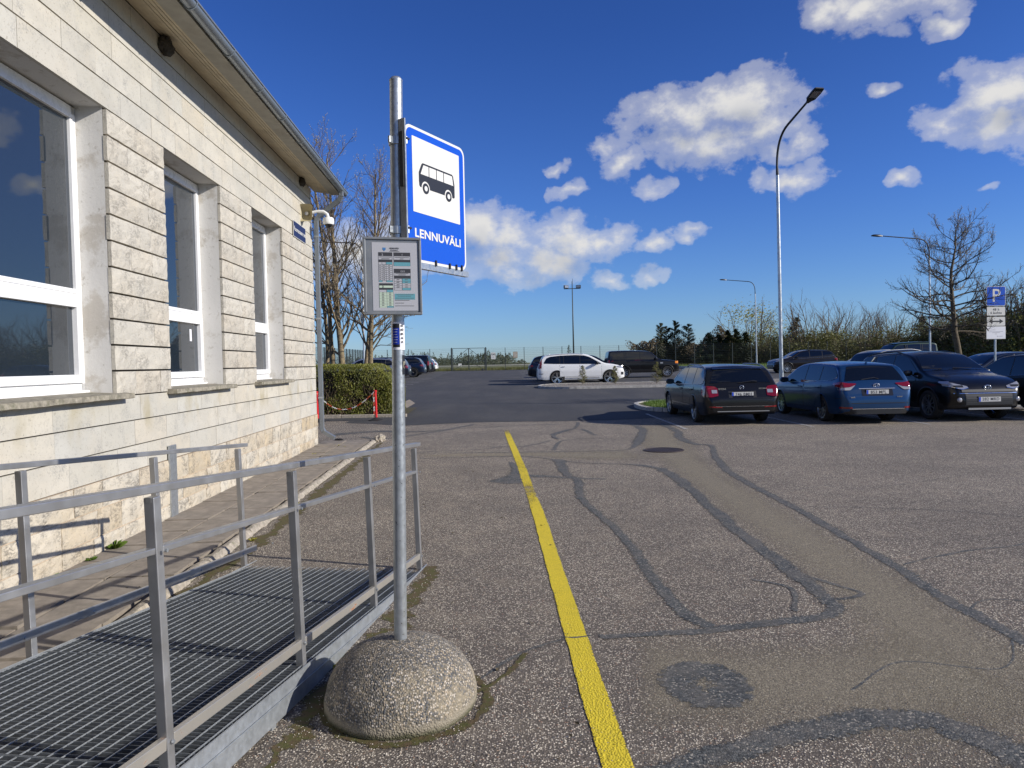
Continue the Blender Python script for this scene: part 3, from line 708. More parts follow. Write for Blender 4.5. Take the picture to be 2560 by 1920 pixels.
m = MB(); m.poly([(-9.5, 5.2), (.52, 5.2), (-4.5, 5.2 + 5.0 * sl_)], YC - .05, YC - .02, M=Matrix(((1, 0, 0, 0), (0, 0, 1, 0), (0, 1, 0, 0), (0, 0, 0, 1)))); m.build('gable', 'beige_boards', bld)
m = MB(); m.beam((.56, YR1 - .02, 5.17), (-4.5, YR1 - .02, 5.17 + 5.06 * sl_), .03, .12); m.box(.0, .52, YC - .02, YR1 - .03, 5.18, 5.20); m.build('verge_board', 'fascia_paint', bld)
# downpipe: ribbed rectangular tube with elbows
def rect_tube(m, pts, w, d):
    for a, b in zip(pts, pts[1:]):
        a = Vector(a); b = Vector(b); m.beam(a, b + (b - a).normalized() * .008, w, d, up=Vector((0, 1, 0.001)) if abs((b - a).normalized().z) > .5 else Vector((0, 0, 1)))
        for k in (-.3, 0, .3):
            dd = (b - a).normalized(); sidev = dd.cross(Vector((0, 1, .001))).normalized()
            m.beam(a + sidev * 0 + Vector((0, -(d / 2 + .001), 0)) + sidev * w * k, b + Vector((0, -(d / 2 + .001), 0)) + sidev * w * k, .012, .006, up=Vector((0, 1, .001)))
m = MB(); YD = 14.235
rect_tube(m, [(.612, YD - .12, 5.09), (.612, YD - .12, 5.00), (.57, YD - .1, 4.93), (.12, YD, 4.62), (.075, YD, 4.54), (.075, YD, .34), (.11, YD, .27), (.33, YD - .05, .145)], .088, .07)
dp = m.build('downpipe', 'downpipe_metal', bld, bevel=.004)
m = MB()
for z in (.95, 2.55, 4.2): m.box(.028, .122, YD - .042, YD + .042, z, z + .035)
m.build('pipe_clip', 'galv', dp)
m = MB(); m.box(.012, .035, 7.40, 7.56, .0, .79); m.box(.012, .075, 7.395, 7.565, 0, .03); m.build('cable_cover', 'galv', bld, bevel=.003)

# nests, horn, camera, address plate: things fixed to the building
def on_wall(x, y, z): return (Matrix.Translation((-3.36, 0, 0)) @ Matrix.Rotation(TH, 4, 'Z')) @ Vector((x, y, z))
def lump(name, c, r, mat, seed, amp=.3, lvl=2):
    bm = bmesh.new(); bmesh.ops.create_icosphere(bm, subdivisions=lvl + 1, radius=1.)
    for v in bm.verts:
        k = 1 + amp * noise.noise(v.co * 2.1 + Vector((seed, seed * 2, 0))) + amp * .4 * noise.noise(v.co * 6 + Vector((seed, 0, 5)))
        v.co = Vector((v.co.x * r[0], v.co.y * r[1], v.co.z * r[2])) * k
    me = bpy.data.meshes.new(name); bm.to_mesh(me); bm.free(); me.materials.append(MATS[mat]); return link(name, me, loc=c)
o = lump('bird_nest', on_wall(.045, 7.62, 5.07), (.07, .11, .10), 'nest_mud', 3); tag(o, 'dark mud nest stuck under the eave above the second window', 'nest')
o = lump('bird_nest', on_wall(.04, 13.35, 5.09), (.055, .10, .085), 'nest_mud', 9); tag(o, 'small mud nest under the eave near the building corner', 'nest')
pl = empty('address_plate', on_wall(.016, 13.10, 4.10), TH, 'dark blue street name plate on the wall below the horn', 'sign')
m = MB(); m.box(0, .012, -.42, .42, -.135, .135); m.build('plate', 'addr_blue', pl)
m = MB(); m.box(.0, .008, -.43, .43, -.145, .145); m.build('plate_rim', 'sign_white', pl)
tm = text_mesh('Roomassaare tee', .118, 'sign_white', .001, .001); o = link('lettering', tm, pl); o.rotation_euler = (radians(90), 0, radians(90)); o.location = (.0135, 0, 0)
# horn loudspeaker: square bell facing the camera
hs = empty('horn_loudspeaker', on_wall(.10, 13.35, 4.50), 0, 'beige square horn loudspeaker on the wall above the street name plate', 'loudspeaker')
def rrect(w, h, r, n=5):
    P = []
    for cx_, cy_, a0 in ((w - r, h - r, 0), (-w + r, h - r, pi / 2), (-w + r, -h + r, pi), (w - r, -h + r, 3 * pi / 2)):
        for i in range(n + 1): a = a0 + pi / 2 * i / n; P.append((cx_ + r * cos(a), cy_ + r * sin(a)))
    return P
m = MB(); rows = []
for (w, h, r, y) in ((.05, .05, .03, .16), (.06, .07, .04, .10), (.10, .125, .05, .02), (.125, .155, .055, -.06), (.132, .165, .06, -.075)): rows.append([(x, y, z) for x, z in rrect(w, h, r)])
m.grid(rows, closed=True); m.quad([p for p in rows[0]]); m.build('bell', 'horn_beige', hs, smooth=True)
m = MB(); rows = [[(x, y, z) for x, z in rrect(w, h, r)] for (w, h, r, y) in ((.04, .04, .02, .04), (.09, .11, .05, .0), (.122, .152, .055, -.07), (.130, .163, .058, -.076))]
m.grid(rows, closed=True); m.quad(rows[0]); m.build('bell_inside', 'horn_inside', hs, smooth=True)
m = MB(); m.lathe([(.0, -.03), (.034, -.03), (.036, .0)], 16, M=Matrix.Rotation(radians(90), 4, 'X')); m.build('driver_cap', 'cam_white', hs)
m = MB(); m.box(-.10, -.02, .05, .10, -.03, .03); m.build('bracket', 'horn_beige', hs)
dc = empty('dome_camera', on_wall(.05, 13.95, 4.62), TH, 'white dome security camera on a curved arm at the building corner', 'camera')
m = MB(); m.tube([(0, 0, .02), (.12, 0, .045), (.24, 0, .04), (.31, 0, -.01), (.33, 0, -.08)], .03, 10); m.lathe([(.001, 0), (.06, 0), (.06, .02), (.001, .02)], 16, M=Matrix.Rotation(radians(90), 4, 'Y')); m.build('arm', 'cam_white', dc, smooth=True, sharp=50)
m = MB(); m.lathe([(.001, -.08), (.095, -.085), (.108, -.11), (.108, -.19), (.095, -.215), (.001, -.215)], 24, M=Matrix.Translation((.33, 0, 0))); m.build('housing', 'cam_white', dc, smooth=True, sharp=40)
m = MB(); m.lathe([(.07, -.21), (.066, -.24), (.045, -.268), (.001, -.28)], 20, M=Matrix.Translation((.33, 0, 0))); m.build('dome_glass', 'cam_dome', dc, smooth=True)

# ------------------------------------------------------------------ sidewalk along the wall
sw = empty('sidewalk', (-3.36, 0, 0), TH, kind='structure')
m = MB(); m.box(.0, 1.14, 1.0, 14.6, -.06, .004); m.build('joint_soil', 'soil_moss', sw)
pm = []
for s in range(6):
    rr = random.Random(s); mm = MB(); mm.box(.008, .484, .009, .489, 0, .05); pm.append(mm.mesh('paver', 'paver_concrete'))
for r in range(28):
    for c in range(2):
        o = link('paver', random.choice(pm), sw); o.location = (.0 + c * .492, .75 + r * .5 + random.uniform(-.004, .004), -.020 + random.uniform(-.007, .008)); o.scale = (.95 if c == 0 else 1., 1, 1)
        o.rotation_euler = (random.uniform(-.008, .008), random.uniform(-.01, .01), random.uniform(-.006, .006))
for r in range(14):
    mm = MB(); rows = []; L = .985
    for i in range(9):
        y = L * i / 8; j = [random.uniform(-.009, .009) for _ in range(4)]
        rows.append([(0, y, -.05), (0 + j[0] * .4, y, .042 + j[1]), (.035, y, .056 + j[2]), (.07 + j[3], y, .052 + j[0]), (.10 + j[1], y, .02), (.105, y, -.05)])
    mm.grid(rows); mm.quad(rows[0][::-1]); mm.quad(rows[-1])
    mm.build('kerb_stone', 'old_kerb', sw, smooth=True, sharp=45, loc=(1.035 + random.uniform(-.006, .006), .6 + r * 1.0, .0))
o = lump('kerb_rubble', (-2.80, 14.66, .05), (.11, .14, .09), 'old_kerb', 5, .5); tag(o, 'broken concrete lump at the end of the old kerb', 'rubble')
o = lump('dropped_scrap', (-3.66, 14.7, .045), (.09, .04, .03), 'black_plastic', 6, .6); tag(o, 'small black scrap lying on the pavers by the corner', 'litter')
# soil and moss strips
def moss(name, pts, w, lvl=.006): return ribbon(name, pts, w, lvl, 'soil_edge', jit=.6)
m_, n_, b_ = newmat('soil_edge', rough=1.)
p_ = pos(n_); c_ = n_.mix(n_.ramp(n_.noise(p_, 18, 5, .7), [(.4, 0.), (.6, 1.)]), (.11, .075, .035), (.085, .085, .02)); setc(n_, b_, c_); bump(n_, b_, n_.noise(p_, 60, 5, .7), .8, .01)
uv_ = n_('ShaderNodeTexCoord').outputs['UV']; sx_ = n_('ShaderNodeSeparateXYZ', ins={0: uv_}).outputs[0]
e_ = n_.math('SUBTRACT', 1., n_.math('MULTIPLY', n_.math('ABSOLUTE', n_.math('SUBTRACT', sx_, .5)), 2.)); k_ = n_.math('ADD', e_, n_.math('MULTIPLY', n_.math('SUBTRACT', n_.noise(p_, 22, 5, .75), .5), 2.2))
t_ = n_('ShaderNodeBsdfTransparent'); x_ = n_('ShaderNodeMixShader', ins={0: n_.ramp(k_, [(.3, 0.), (.5, .95)]), 1: t_.outputs[0], 2: b_.outputs[0]}); n_.t.links.new(x_.outputs[0], n_.t.nodes['Material Output'].inputs[0])
moss('moss_strip', [(-2.33, 4.2), (-2.36, 6.5), (-2.47, 9), (-2.6, 12), (-2.72, 14.4)], [(0, .14), (.5, .2), (1, .12)])
moss('moss_strip', [(-1.02, 2.7), (-.93, 3.4), (-.82, 3.85), (-.74, 4.3), (-.70, 4.9), (-.66, 5.5)], [(0, .1), (.35, .34), (.6, .26), (1, .12)], .0068)
moss('moss_ring', [(-.53 + .385 * cos(a), 3.29 + .385 * sin(a)) for a in [pi * .85 + k * pi / 8 for k in range(15)]], .07, .0125)
moss('moss_strip', [(-.2, 3.35), (-.05, 3.55), (.05, 3.8)], .05, .0145)

# ------------------------------------------------------------------ ramp
RS = -.0717
ramp = empty('access_ramp', (-.751, 5.427, 0), -math.atan(.148), 'galvanised steel access ramp with open grating deck and grey tube handrails on both sides', 'ramp')
def dz(y): return RS * y
YN = -6.2
XR, XL = .020, -1.43
# grating: panels with cross bars and lengthwise rods
edges = [0.05, -1.05, -2.06, -3.07, -4.08, -5.09, -6.1]
for e1, e0 in zip(edges, edges[1:]):
    m = MB(); L = e1 - e0 - .008; nbars = int(L / .0305)
    for k in range(nbars + 1):
        y = e0 + .004 + L * k / nbars; m.box(XL + .02, XR - .004, y - .0012, y + .0012, dz(y) - .030, dz(y) - .001)
    for s in range(2): 
        y = (e0 + .004, e1 - .004)[s]; m.box(XL + .02, XR - .004, y - .002, y + .002, dz(y) - .032, dz(y) + .001)
    g = m.build('grating_panel', 'grate_steel', ramp)
    m = MB(); nr = 26
    for k in range(nr):
        x = XL + .03 + (XR - XL - .045) * k / (nr - 1)
        m.beam((x, e0 + .005, dz(e0) - .002), (x, e1 - .005, dz(e1) - .002), .0045, .004)
    m.build('rod_set', 'galv_bright', g)
def stringer(x0, x1):
    m = MB(); ys = [0.12, -.3, -1.0, -2.0, -2.75, -3.2, -4.2, -5.2, YN]
    top = [dz(y) - .001 for y in ys]; bot = [max(.003, t - .155) for t in top]
    rows = []
    for y, t, b in zip(ys, top, bot): rows.append([(x0, y, b), (x1, y, b), (x1, y, max(t, b + .004)), (x0, y, max(t, b + .004))])
    m.grid(rows, closed=True); m.quad(rows[0]); m.quad(rows[-1][::-1])
    # folded lips
    for a, b, ta, tb in zip(ys, ys[1:], top, top[1:]):
        s = 1 if x0 > -.5 else -1
        m.beam((x0 + .004 + s * .01, a, ta - .06), (x0 + .004 + s * .01, b, tb - .06), .004, .003)
    return m.build('stringer', 'galv_bright', ramp)
stringer(.0215, .0285); stringer(XL - .0, XL + .007)
PY = [0, -1.035, -2.07, -3.10, -4.14, -5.18]
# support leg under the platform side
for k, py in enumerate(PY[2:], 2):
    for x in (.0, XL + .05):
        m = MB(); m.box(x - .02, x + .02, py - .35, py - .31, .0, max(dz(py - .33) - .035, .02)); m.build('support_leg', 'galv_bright', ramp)
HR = .975
for side, x, yo in (('f', .0, 0.), ('r', XL - .02, -.035)):
    for k, py in enumerate(PY):
        y = py + yo; m = MB(); zb = max(dz(y) - .12, .004) if k else .0
        lean = -.025
        m.beam((x, y, zb), (x + lean, y, dz(y) + HR - .028), .038, .038, up=Vector((0, 1, 0)))
        m.build('post', 'rail_alloy', ramp, bevel=.003)
        m = MB(); m.box(x + lean - .010, x + lean + .010, y - .02, y + .02, dz(y) + HR - .045, dz(y) + HR - .028); m.build('post_cap', 'rail_alloy', ramp)
    a, b = PY[0] + yo + .12, YN
    m = MB(); m.beam((x - .025, a, dz(a) + HR), (x - .025, b, dz(b) + HR), .046, .028); m.build('top_rail', 'rail_alloy', ramp, bevel=.003)
    for py0, py1 in zip(PY, PY[1:]):
        ya, yb = py0 + yo - .02, py1 + yo + .02
        m = MB(); m.beam((x - .022, ya, dz(ya) + .765), (x - .022, yb, dz(yb) + .765), .036, .022); m.build('mid_rail', 'rail_alloy', ramp, bevel=.0025)
        m = MB(); m.beam((x - .0, ya, dz(ya) + .105), (x - .0, yb, dz(yb) + .105), .024, .044)
        m.build('bottom_rail', 'rusty_rail' if side == 'f' else 'rail_alloy', ramp, bevel=.0025)
    if side == 'r':
        ya = PY[0] + yo
        m = MB(); m.beam((x + .035, ya + .13, dz(ya) + .115), (x + .035, YN, dz(YN) + .115), .02, .042); m.build('kick_rail', 'rail_alloy', ramp, bevel=.0025)
    else:
        m = MB(); m.beam((x - .022, .0, .765 + dz(0)), (x - .022, .02, .765), .036, .022); m.build('rail_end', 'rail_alloy', ramp)

# ------------------------------------------------------------------ bus stop: dome foot, pole, sign, timetable, sticker
stop = empty('bus_stop_post', (-.555, 3.285, 0), 0, 'galvanised bus stop post standing in a round exposed aggregate concrete foot', 'post')
m = MB(); R0 = .357; prof = [(R0 - .006, 0), (R0, .012), (R0, .05)]
for k in range(1, 15):
    a = pi / 2 * k / 14; prof.append((R0 * cos(a) ** .93 * .985 + .0, .05 + .255 * sin(a) ** 1.0))
m.lathe(prof, 72); k_ = len(m.v)
foot = m.build('concrete_foot', 'aggregate_concrete', stop, smooth=True)
for v in foot.data.vertices:
    r = sqrt(v.co.x ** 2 + v.co.y ** 2); a = atan2(v.co.y, v.co.x)
    f = 1 + .022 * noise.noise(Vector((cos(a) * 2, sin(a) * 2, v.co.z * 5))) + .007 * noise.noise(v.co * 28)
    if v.co.z < .05: f += .012 * noise.noise(Vector((cos(a) * 6, sin(a) * 6, 2)))
    v.co.x *= f; v.co.y *= f
LX = (-.512 + .555) / 2.6
def pole_at(z): return Vector((-.558 + .0165 * z + .555 - .0, 0, z))
m = MB(); P0 = Vector((0, 0, .25)); m.tube([pole_at(.25), pole_at(1.35), pole_at(1.3501), pole_at(2.915)], [.0305, .0305, .0295, .0295], 24); m.build('pole', 'galv', stop, smooth=True, sharp=40)
m = MB(); m.lathe([(.0301, 2.912), (.031, 2.918), (.022, 2.93), (.001, 2.934)], 24, M=Matrix.Translation(pole_at(2.915) - Vector((0, 0, 2.915)))); m.build('pole_cap', 'galv', stop, smooth=True, sharp=50)
PX, PY_ = -.555, 3.285
sg = empty('bus_stop_sign', (-.475, 3.25, 2.40), atan2(.44, .245), 'blue bus stop sign with black bus pictogram and white LENNUVÄLI lettering', 'sign')
# local x runs along the panel away from the pole, local -y is the lit face
m = MB(); SW, SH = .504, .632
out = [(x + SW / 2, z) for x, z in rrect(SW / 2, SH / 2, .045, 6)]
Mxz = Matrix(((1, 0, 0, 0), (0, 0, -1, 0), (0, 1, 0, 0), (0, 0, 0, 1)))   # polygon (x,z), extruded towards -y
m.poly(out, 0, .003, M=Mxz); m.build('panel', 'sign_white', sg)
m = MB(); m.poly([(x + SW / 2, z) for x, z in rrect(SW / 2 - .013, SH / 2 - .013, .035, 6)], .0035, .0042, M=Mxz); m.build('blue_field', 'sign_blue', sg)
m = MB(); m.poly([(x + SW / 2, z + .093) for x, z in rrect(.198, .176, .003, 2)], .0045, .0052, M=Mxz); m.build('white_field', 'sign_white', sg)
# bus pictogram
bc = SW / 2; bz = .097
body = [(-.150, -.030), (-.150, .012), (-.128, .052), (-.120, .060), (.130, .060), (.140, .054), (.151, .010), (.151, -.052), (.142, -.058), (.118, -.058)]
def arc(cx_, cz_, r, a0, a1, n=10): return [(cx_ + r * cos(a0 + (a1 - a0) * i / n), cz_ + r * sin(a0 + (a1 - a0) * i / n)) for i in range(n + 1)]
bp = [(-.150, -.030), (-.150, .012), (-.127, .054), (-.117, .061), (.130, .061), (.141, .054), (.152, .010), (.152, -.050), (.146, -.056)] + arc(.097, -.056, .034, 0, pi)[::1] + [(.055, -.056), (-.055, -.056)] + arc(-.096, -.056, .034, 0, pi) + [(-.140, -.056), (-.147, -.050)]
m = MB(); m.poly([(x + bc, z + bz) for x, z in bp], .0055, .0061, M=Mxz); bus = m.build('bus_pictogram', 'sign_black', sg)
m = MB()
for (a, b, c, d) in ((-.137, -.072, .000, 0), (-.066, -.010, 0, 0), (-.004, .052, 0, 0), (.058, .140, 0, 1)):
    q = [(a, .006), (b, .006), (b, .052), (a + (.024 if a < -.1 else 0), .052)] if not d else [(a, .006), (b, .006), (b - .010, .052), (a, .052)]
    m.poly([(x + bc, z + bz) for x, z in q], .0064, .0068, M=Mxz)
m.build('pictogram_windows', 'sign_white', sg)
for cx_ in (-.096, .097):
    m = MB(); m.poly([(x + bc, z + bz) for x, z in arc(cx_, -.056, .0255, 0, 2 * pi, 22)[:-1]], .0064, .0068, M=Mxz); m.build('pictogram_wheel', 'sign_black', sg)
m = MB()
for cx_ in (-.096, .097): m.poly([(x + bc, z + bz) for x, z in arc(cx_, -.056, .0125, 0, 2 * pi, 16)[:-1]], .0070, .0073, M=Mxz)
m.build('wheel_hubs', 'sign_white', sg)
o = link('lettering', text_mesh('LENNUVÄLI', .056, 'sign_white', .0006, .0014, spacing=1.04), sg); o.rotation_euler = (radians(90), 0, 0); o.location = (SW / 2 + .004, -.0052, -.182); o.scale = (1.30, 1, 1)
m = MB(); m.box(-.008, .0, -.012, .022, -.33, .33); m.box(-.02, SW + .02, -.004, .02, -.345, -.318); m.build('edge_channel', 'galv', sg)
m = MB(); m.box(-.015, -.008, -.004, .016, .02, .27); m.build('backing_strip', 'black_plastic', sg)
for z in (.235, -.175):
    c = pole_at(2.40 + z) + Vector((PX, PY_, 0)); cl = sg.matrix_basis.inverted() @ c
    m = MB(); m.lathe([(.0315, -.018), (.036, -.018), (.036, .018), (.0315, .018)], 20, M=Matrix.Translation(cl)); m.beam(cl + Vector((-.055, 0, 0)), cl + Vector((-.02, 0, 0)), .012, .032); m.beam(cl + Vector((.02, -.022, 0)), (.012, -.008, z), .008, .036); m.beam(cl + Vector((.02, .022, 0)), (.012, .018, z), .008, .036)
    m.build('clamp', 'galv', sg, bevel=.002)
    m = MB(); m.tube([cl + Vector((.035, -.04, 0)), cl + Vector((.035, .04, 0))], .006, 6); m.box(.004, .03, -.012, -.005, z + .004, z + .012); m.build('bolt', 'black_plastic', sg)
m = MB()
for x in (.22, .34, .40, .45): m.box(x, x + .008, -.012, -.003, -.322, -.290 - .01 * random.random())
m.build('bolt', 'black_plastic', sg)
# timetable case
vary('case_grey', (.22, .23, .235), .45, .5, amt=.1, scale=9)
tc = empty('timetable_case', (-.535, 3.215, 2.006), radians(14), 'grey framed timetable case with a bus schedule clamped to the post below the blue sign', 'notice case')
TW, TT = .131, .176
m = MB(); m.box(-TW, TW, 0., .035, -TT, TT); m.build('back_box', 'galv', tc, bevel=.002)
m = MB(); fw = .011
for (a, b, c, d) in ((-TW, TW, -TT, -TT + fw), (-TW, TW, TT - fw, TT), (-TW, -TW + fw, -TT + fw, TT - fw), (TW - fw, TW, -TT + fw, TT - fw)): m.box(a, b, -.010, -.0005, c, d)
m.build('case_frame', 'case_grey', tc, bevel=.002)
m = MB(); m.box(-TW + fw, TW - fw, -.003, -.001, -TT + fw, TT - fw); m.build('backing_board', 'case_grey', tc)
m = MB(); m.box(-.092, .112, -.0045, -.0035, -.158, .152); m.build('timetable_sheet', 'paper', tc)
def rect(m, x0, x1, z0, z1, lv=0): m.box(x0, x1, -.0052 - .0004 * lv, -.0048 - .0004 * lv, z0, z1)
def Tx(u): return -.092 + (u - 300) / (915 - 300) * .204
def Tz(v): return .152 - (v - 275) / (1195 - 275) * .310
dk = MB(); te = MB(); ln = MB(); gr = MB(); gn = MB(); bl = MB()
def R_(mb, u0, v0, u1, v1, lv=0): rect(mb, Tx(u0), Tx(u1), Tz(v1), Tz(v0), lv)
for q in ((388, 408, 575, 458), (388, 505, 575, 540), (388, 825, 575, 856), (388, 885, 575, 912), (595, 408, 820, 458), (595, 505, 820, 540), (595, 628, 820, 684), (595, 720, 820, 758)): R_(dk, *q)
for q in ((490, 540, 575, 570), (388, 785, 435, 806), (490, 785, 575, 806), (490, 912, 575, 945), (490, 1132, 580, 1152), (595, 540, 820, 590), (704, 758, 820, 822), (704, 884, 820, 915), (597, 965, 875, 1043)): R_(te, *q)
for q in ((388, 570, 435, 785), (704, 822, 820, 884)): R_(gr, *q)
for q in ((388, 856, 575, 885), (388, 945, 490, 1152), (490, 945, 575, 1132)): R_(gn, *q)
for v in list(range(570, 800, 27)): R_(ln, 388, v, 575, v + 2.2, 1)
for v in list(range(945, 1150, 21)): R_(ln, 388, v, 578, v + 2, 1)
for v in (758, 795, 822, 855, 884, 915): R_(ln, 595, v, 820, v + 2.2, 1)
for u, a, b in ((388, 408, 806), (435, 540, 806), (490, 540, 806), (575, 408, 806), (388, 825, 1152), (490, 912, 1152), (577, 825, 1152), (595, 408, 590), (820, 408, 590), (595, 628, 915), (820, 628, 915), (704, 758, 915)): R_(ln, u - 1, a, u + 1.4, b, 1)
rr = random.Random(4)
for v in list(range(580, 790, 27)):
    for u in (408, 462, 532): R_(ln, u - 9, v, u + 9, v + 7, 2)
for v in list(range(952, 1140, 21)):
    for u in (438, 534): R_(ln, u - 14, v, u + 14, v + 7, 2)
for v in (770, 803, 838, 868): 
    for u in (648, 762): R_(ln, u - 18, v, u + 18, v + 8, 2)
for (a, v, b) in ((400, 468, 565), (430, 490, 540), (610, 472, 805), (680, 490, 730), (615, 690, 790), (655, 706, 755), (600, 1050, 800), (600, 1088, 725), (600, 1126, 860), (540, 392, 675), (615, 975, 855), (640, 995, 820), (615, 1022, 860)): R_(ln, a, v, b, v + 4.5, 2)
R_(bl, 445, 345, 488, 375); m5 = MB(); m5.poly([(Tx(446), Tz(372)), (Tx(466), Tz(394)), (Tx(487), Tz(372))], .0048, .0052, M=Mxz); bl.v += m5.v; k0 = len(bl.v) - len(m5.v); bl.f += [tuple(i + k0 for i in f) for f in m5.f]; bl.m += m5.m
for mb, nm, mt in ((dk, 'heading_bars', 'print_dark'), (te, 'teal_cells', 'print_teal'), (gr, 'grey_cells', 'print_grey'), (gn, 'green_cells', 'print_green'), (ln, 'table_print', 'print_line'), (bl, 'crest', 'print_blue')): mb.build(nm, mt, tc, kind='stuff' if nm == 'teal_cells' else None)
def ttext(s, u, v, size, mat, y=-.0062):
    o = link('lettering', text_mesh(s, size, mat, .0002, .0002), tc); o.rotation_euler = (radians(90), 0, 0); o.location = (Tx(u), y, Tz(v))
ttext('LENNUVÄLI', 605, 352, .0082, 'print_dark'); ttext('Roomassaare', 605, 375, .006, 'print_dark'); ttext('1', 708, 442, .013, 'paper'); ttext('12-3', 708, 664, .011, 'paper'); ttext('2', 440, 442, .013, 'paper'); ttext('2', 440, 871, .011, 'print_dark')
# sticker round the pole with a blue phone screen on it
stk = empty('post_sticker', tuple(pole_at(1.735) + Vector((PX, PY_, 0))), 0, 'white sticker with a blue phone screen wrapped round the post below the timetable', 'sticker')
def arcpatch(r, a0, a1, z0, z1, n=10): return [[(r * sin(a), -r * cos(a), z) for a in [a0 + (a1 - a0) * i / n for i in range(n + 1)]] for z in (z0, z1)]
m = MB(); m.grid(arcpatch(.0312, -1.5, 1.9, -.065, .065, 24)); m.build('sticker_sheet', 'sticker_white', stk, smooth=True)
m = MB(); m.grid(arcpatch(.0316, -.72, .42, -.053, .056, 12)); m.build('phone_body', 'sign_black', stk, smooth=True)
m = MB(); m.grid(arcpatch(.0319, -.66, .36, -.040, .036, 12)); m.build('phone_screen', 'phone_blue', stk, smooth=True)
m = MB()
for k in range(6):
    z = .030 - k * .012; m.grid(arcpatch(.0322, -.60, -.52, z - .001, z + .001, 3)); m.grid(arcpatch(.0322, -.42, .12 - .05 * (k % 3), z - .0008, z + .0008, 6))
m.build('phone_rows', 'sticker_white', stk, smooth=True)
for k, s in enumerate(('SE', 'SÕ', 'EK', 'AI', 'PI')):
    o = link('lettering', text_mesh(s, .0125, 'print_dark', .0002, .0006), stk); a = .95; o.rotation_euler = (radians(90), 0, a * .8); o.location = (.0325 * sin(a - .12), -.0325 * cos(a - .12) - .002, .046 - k * .019)
o = empty('small_sticker', tuple(pole_at(1.60) + Vector((PX, PY_, 0))), 0, 'small black sticker with a gold mark on the right side of the post', 'sticker')
m = MB(); m.grid(arcpatch(.0313, .85, 1.6, -.045, .045, 8)); m.build('sticker_sheet', 'sign_black', o, smooth=True)
m = MB(); m.tube([(.0318 * sin(1.2 + .16 * cos(t)), -.0318 * cos(1.2 + .16 * cos(t)), .016 * sin(t)) for t in [pi * 2 * i / 14 for i in range(12)]], .0012, 4); m.build('gold_mark', 'horn_beige', o)

# ------------------------------------------------------------------ stanchions and chain
def stanchion(x, y, label, hide=False):
    t = empty('red_stanchion', (x, y, gz(y)), 0, label, 'barrier post', 'red chain posts by the hedge')
    m = MB(); m.lathe([(.001, .0), (.24, 0), (.235, .02), (.17, .035), (.09, .075), (.04, .10), (.001, .10)], 6); m.build('rubber_base', 'rubber', t, smooth=True, sharp=30)
    m = MB(); m.tube([(0, 0, .08), (-.012, 0, .88)], .035, 14); m.build('tube', 'red_plastic', t, smooth=True, sharp=40)
    m = MB(); m.lathe([(.045, .83), (.047, .835), (.047, .875), (.03, .885), (.001, .887)], 14, M=Matrix.Translation((-.012, 0, 0))); m.build('cap', 'red_plastic', t, smooth=True, sharp=40)
    return t
stanchion(-3.93, 20.15, 'red plastic stanchion in front of the hedge, right end of the chain'); stanchion(-5.62, 20.15, 'red plastic stanchion hidden behind the downpipe, left end of the chain')
ch = empty('plastic_chain', (0, 0, 0), 0, 'red and white plastic chain hanging between the stanchions', 'chain')
for col, mt in ((0, 'chain_red'), (1, 'chain_white')):
    m = MB(); n_l = 46
    for k in range(n_l):
        if (k // 4) % 2 != col: continue
        def cp(t): return Vector((-5.62 + 1.65 * t, 20.10, .84 - .0 - 4 * .52 * t * (1 - t) * (1 + .3 * (1 - t)) * .82))
        a = cp(k / n_l); b = cp((k + 1) / n_l); d = (b - a); c = (a + b) / 2; d.normalize(); o1 = Vector((0, 1, 0)) if k % 2 else d.cross(Vector((0, 1, 0)))
        ring = [c + d * (.027 * cos(t)) + o1 * (.014 * sin(t)) for t in [2 * pi * i / 8 for i in range(9)]]
        m.tube(ring, .005, 4, cap=False)
    if col == 1 or True:
        for k in range(14):
            if (k // 3) % 2 != col: continue
            c = Vector((-3.985, 20.12, .80 - k * .045)); o1 = Vector((1, 0, 0)) if k % 2 else Vector((0, 1, 0))
            m.tube([c + Vector((0, 0, .027 * cos(t))) + o1 * (.014 * sin(t)) for t in [2 * pi * i / 8 for i in range(9)]], .005, 4, cap=False)
    m.build('red_links' if col == 0 else 'white_links', mt, ch)
# manhole
mh = empty('manhole_cover', (2.655, 12.29, .008), 0, kind='structure')
vary('cast_iron', (.075, .055, .045), .6, .5, amt=.4, scale=30, bstr=.5)
m = MB(); m.lathe([(.001, .004), (.29, .004), (.30, .0), (.30, -.01)], 32); m.build('lid', 'cast_iron', mh)
m = MB(); m.lathe([(.31, .0), (.31, .006), (.345, .006), (.35, 0)], 32)
for k in range(-4, 5):
    w = sqrt(max(0, .27 ** 2 - (k * .06) ** 2)); m.box(k * .06 - .012, k * .06 + .012, -w, w, .0045, .009)
m.build('lid_ribs', 'cast_iron', mh)
# ------------------------------------------------------------------ vehicles
def carpaint(name, c, metal=.35, rough=.28):
    m, n, b = newmat(name, c, rough, metal, **{'Coat Weight': .5, 'Coat Roughness': .04, 'Specular IOR Level': .3})
    p = objc(n); dust = n.ramp(n.noise(p, 3.5, 5, .65), [(.4, 0.), (.75, .02)])
    z = n('ShaderNodeSeparateXYZ', ins={0: p}).outputs[2]
    low = n.math('MULTIPLY', n.ramp(z, [(.15, .12), (.6, 0.)]), n.ramp(n.noise(p, 9, 5, .7), [(.3, .4), (.7, 1.)]))
    setc(n, b, n.mix(n.math('ADD', dust, low, True), c, (.10, .09, .08)))
    setc(n, b, n.math('ADD', n.math('MULTIPLY', low, .5), .05), 'Coat Roughness')
    return m
carpaint('paint_darkgrey', (.010, .010, .011), .4); carpaint('paint_blue', (.010, .050, .135), .5); carpaint('paint_black', (.004, .004, .005), .2)
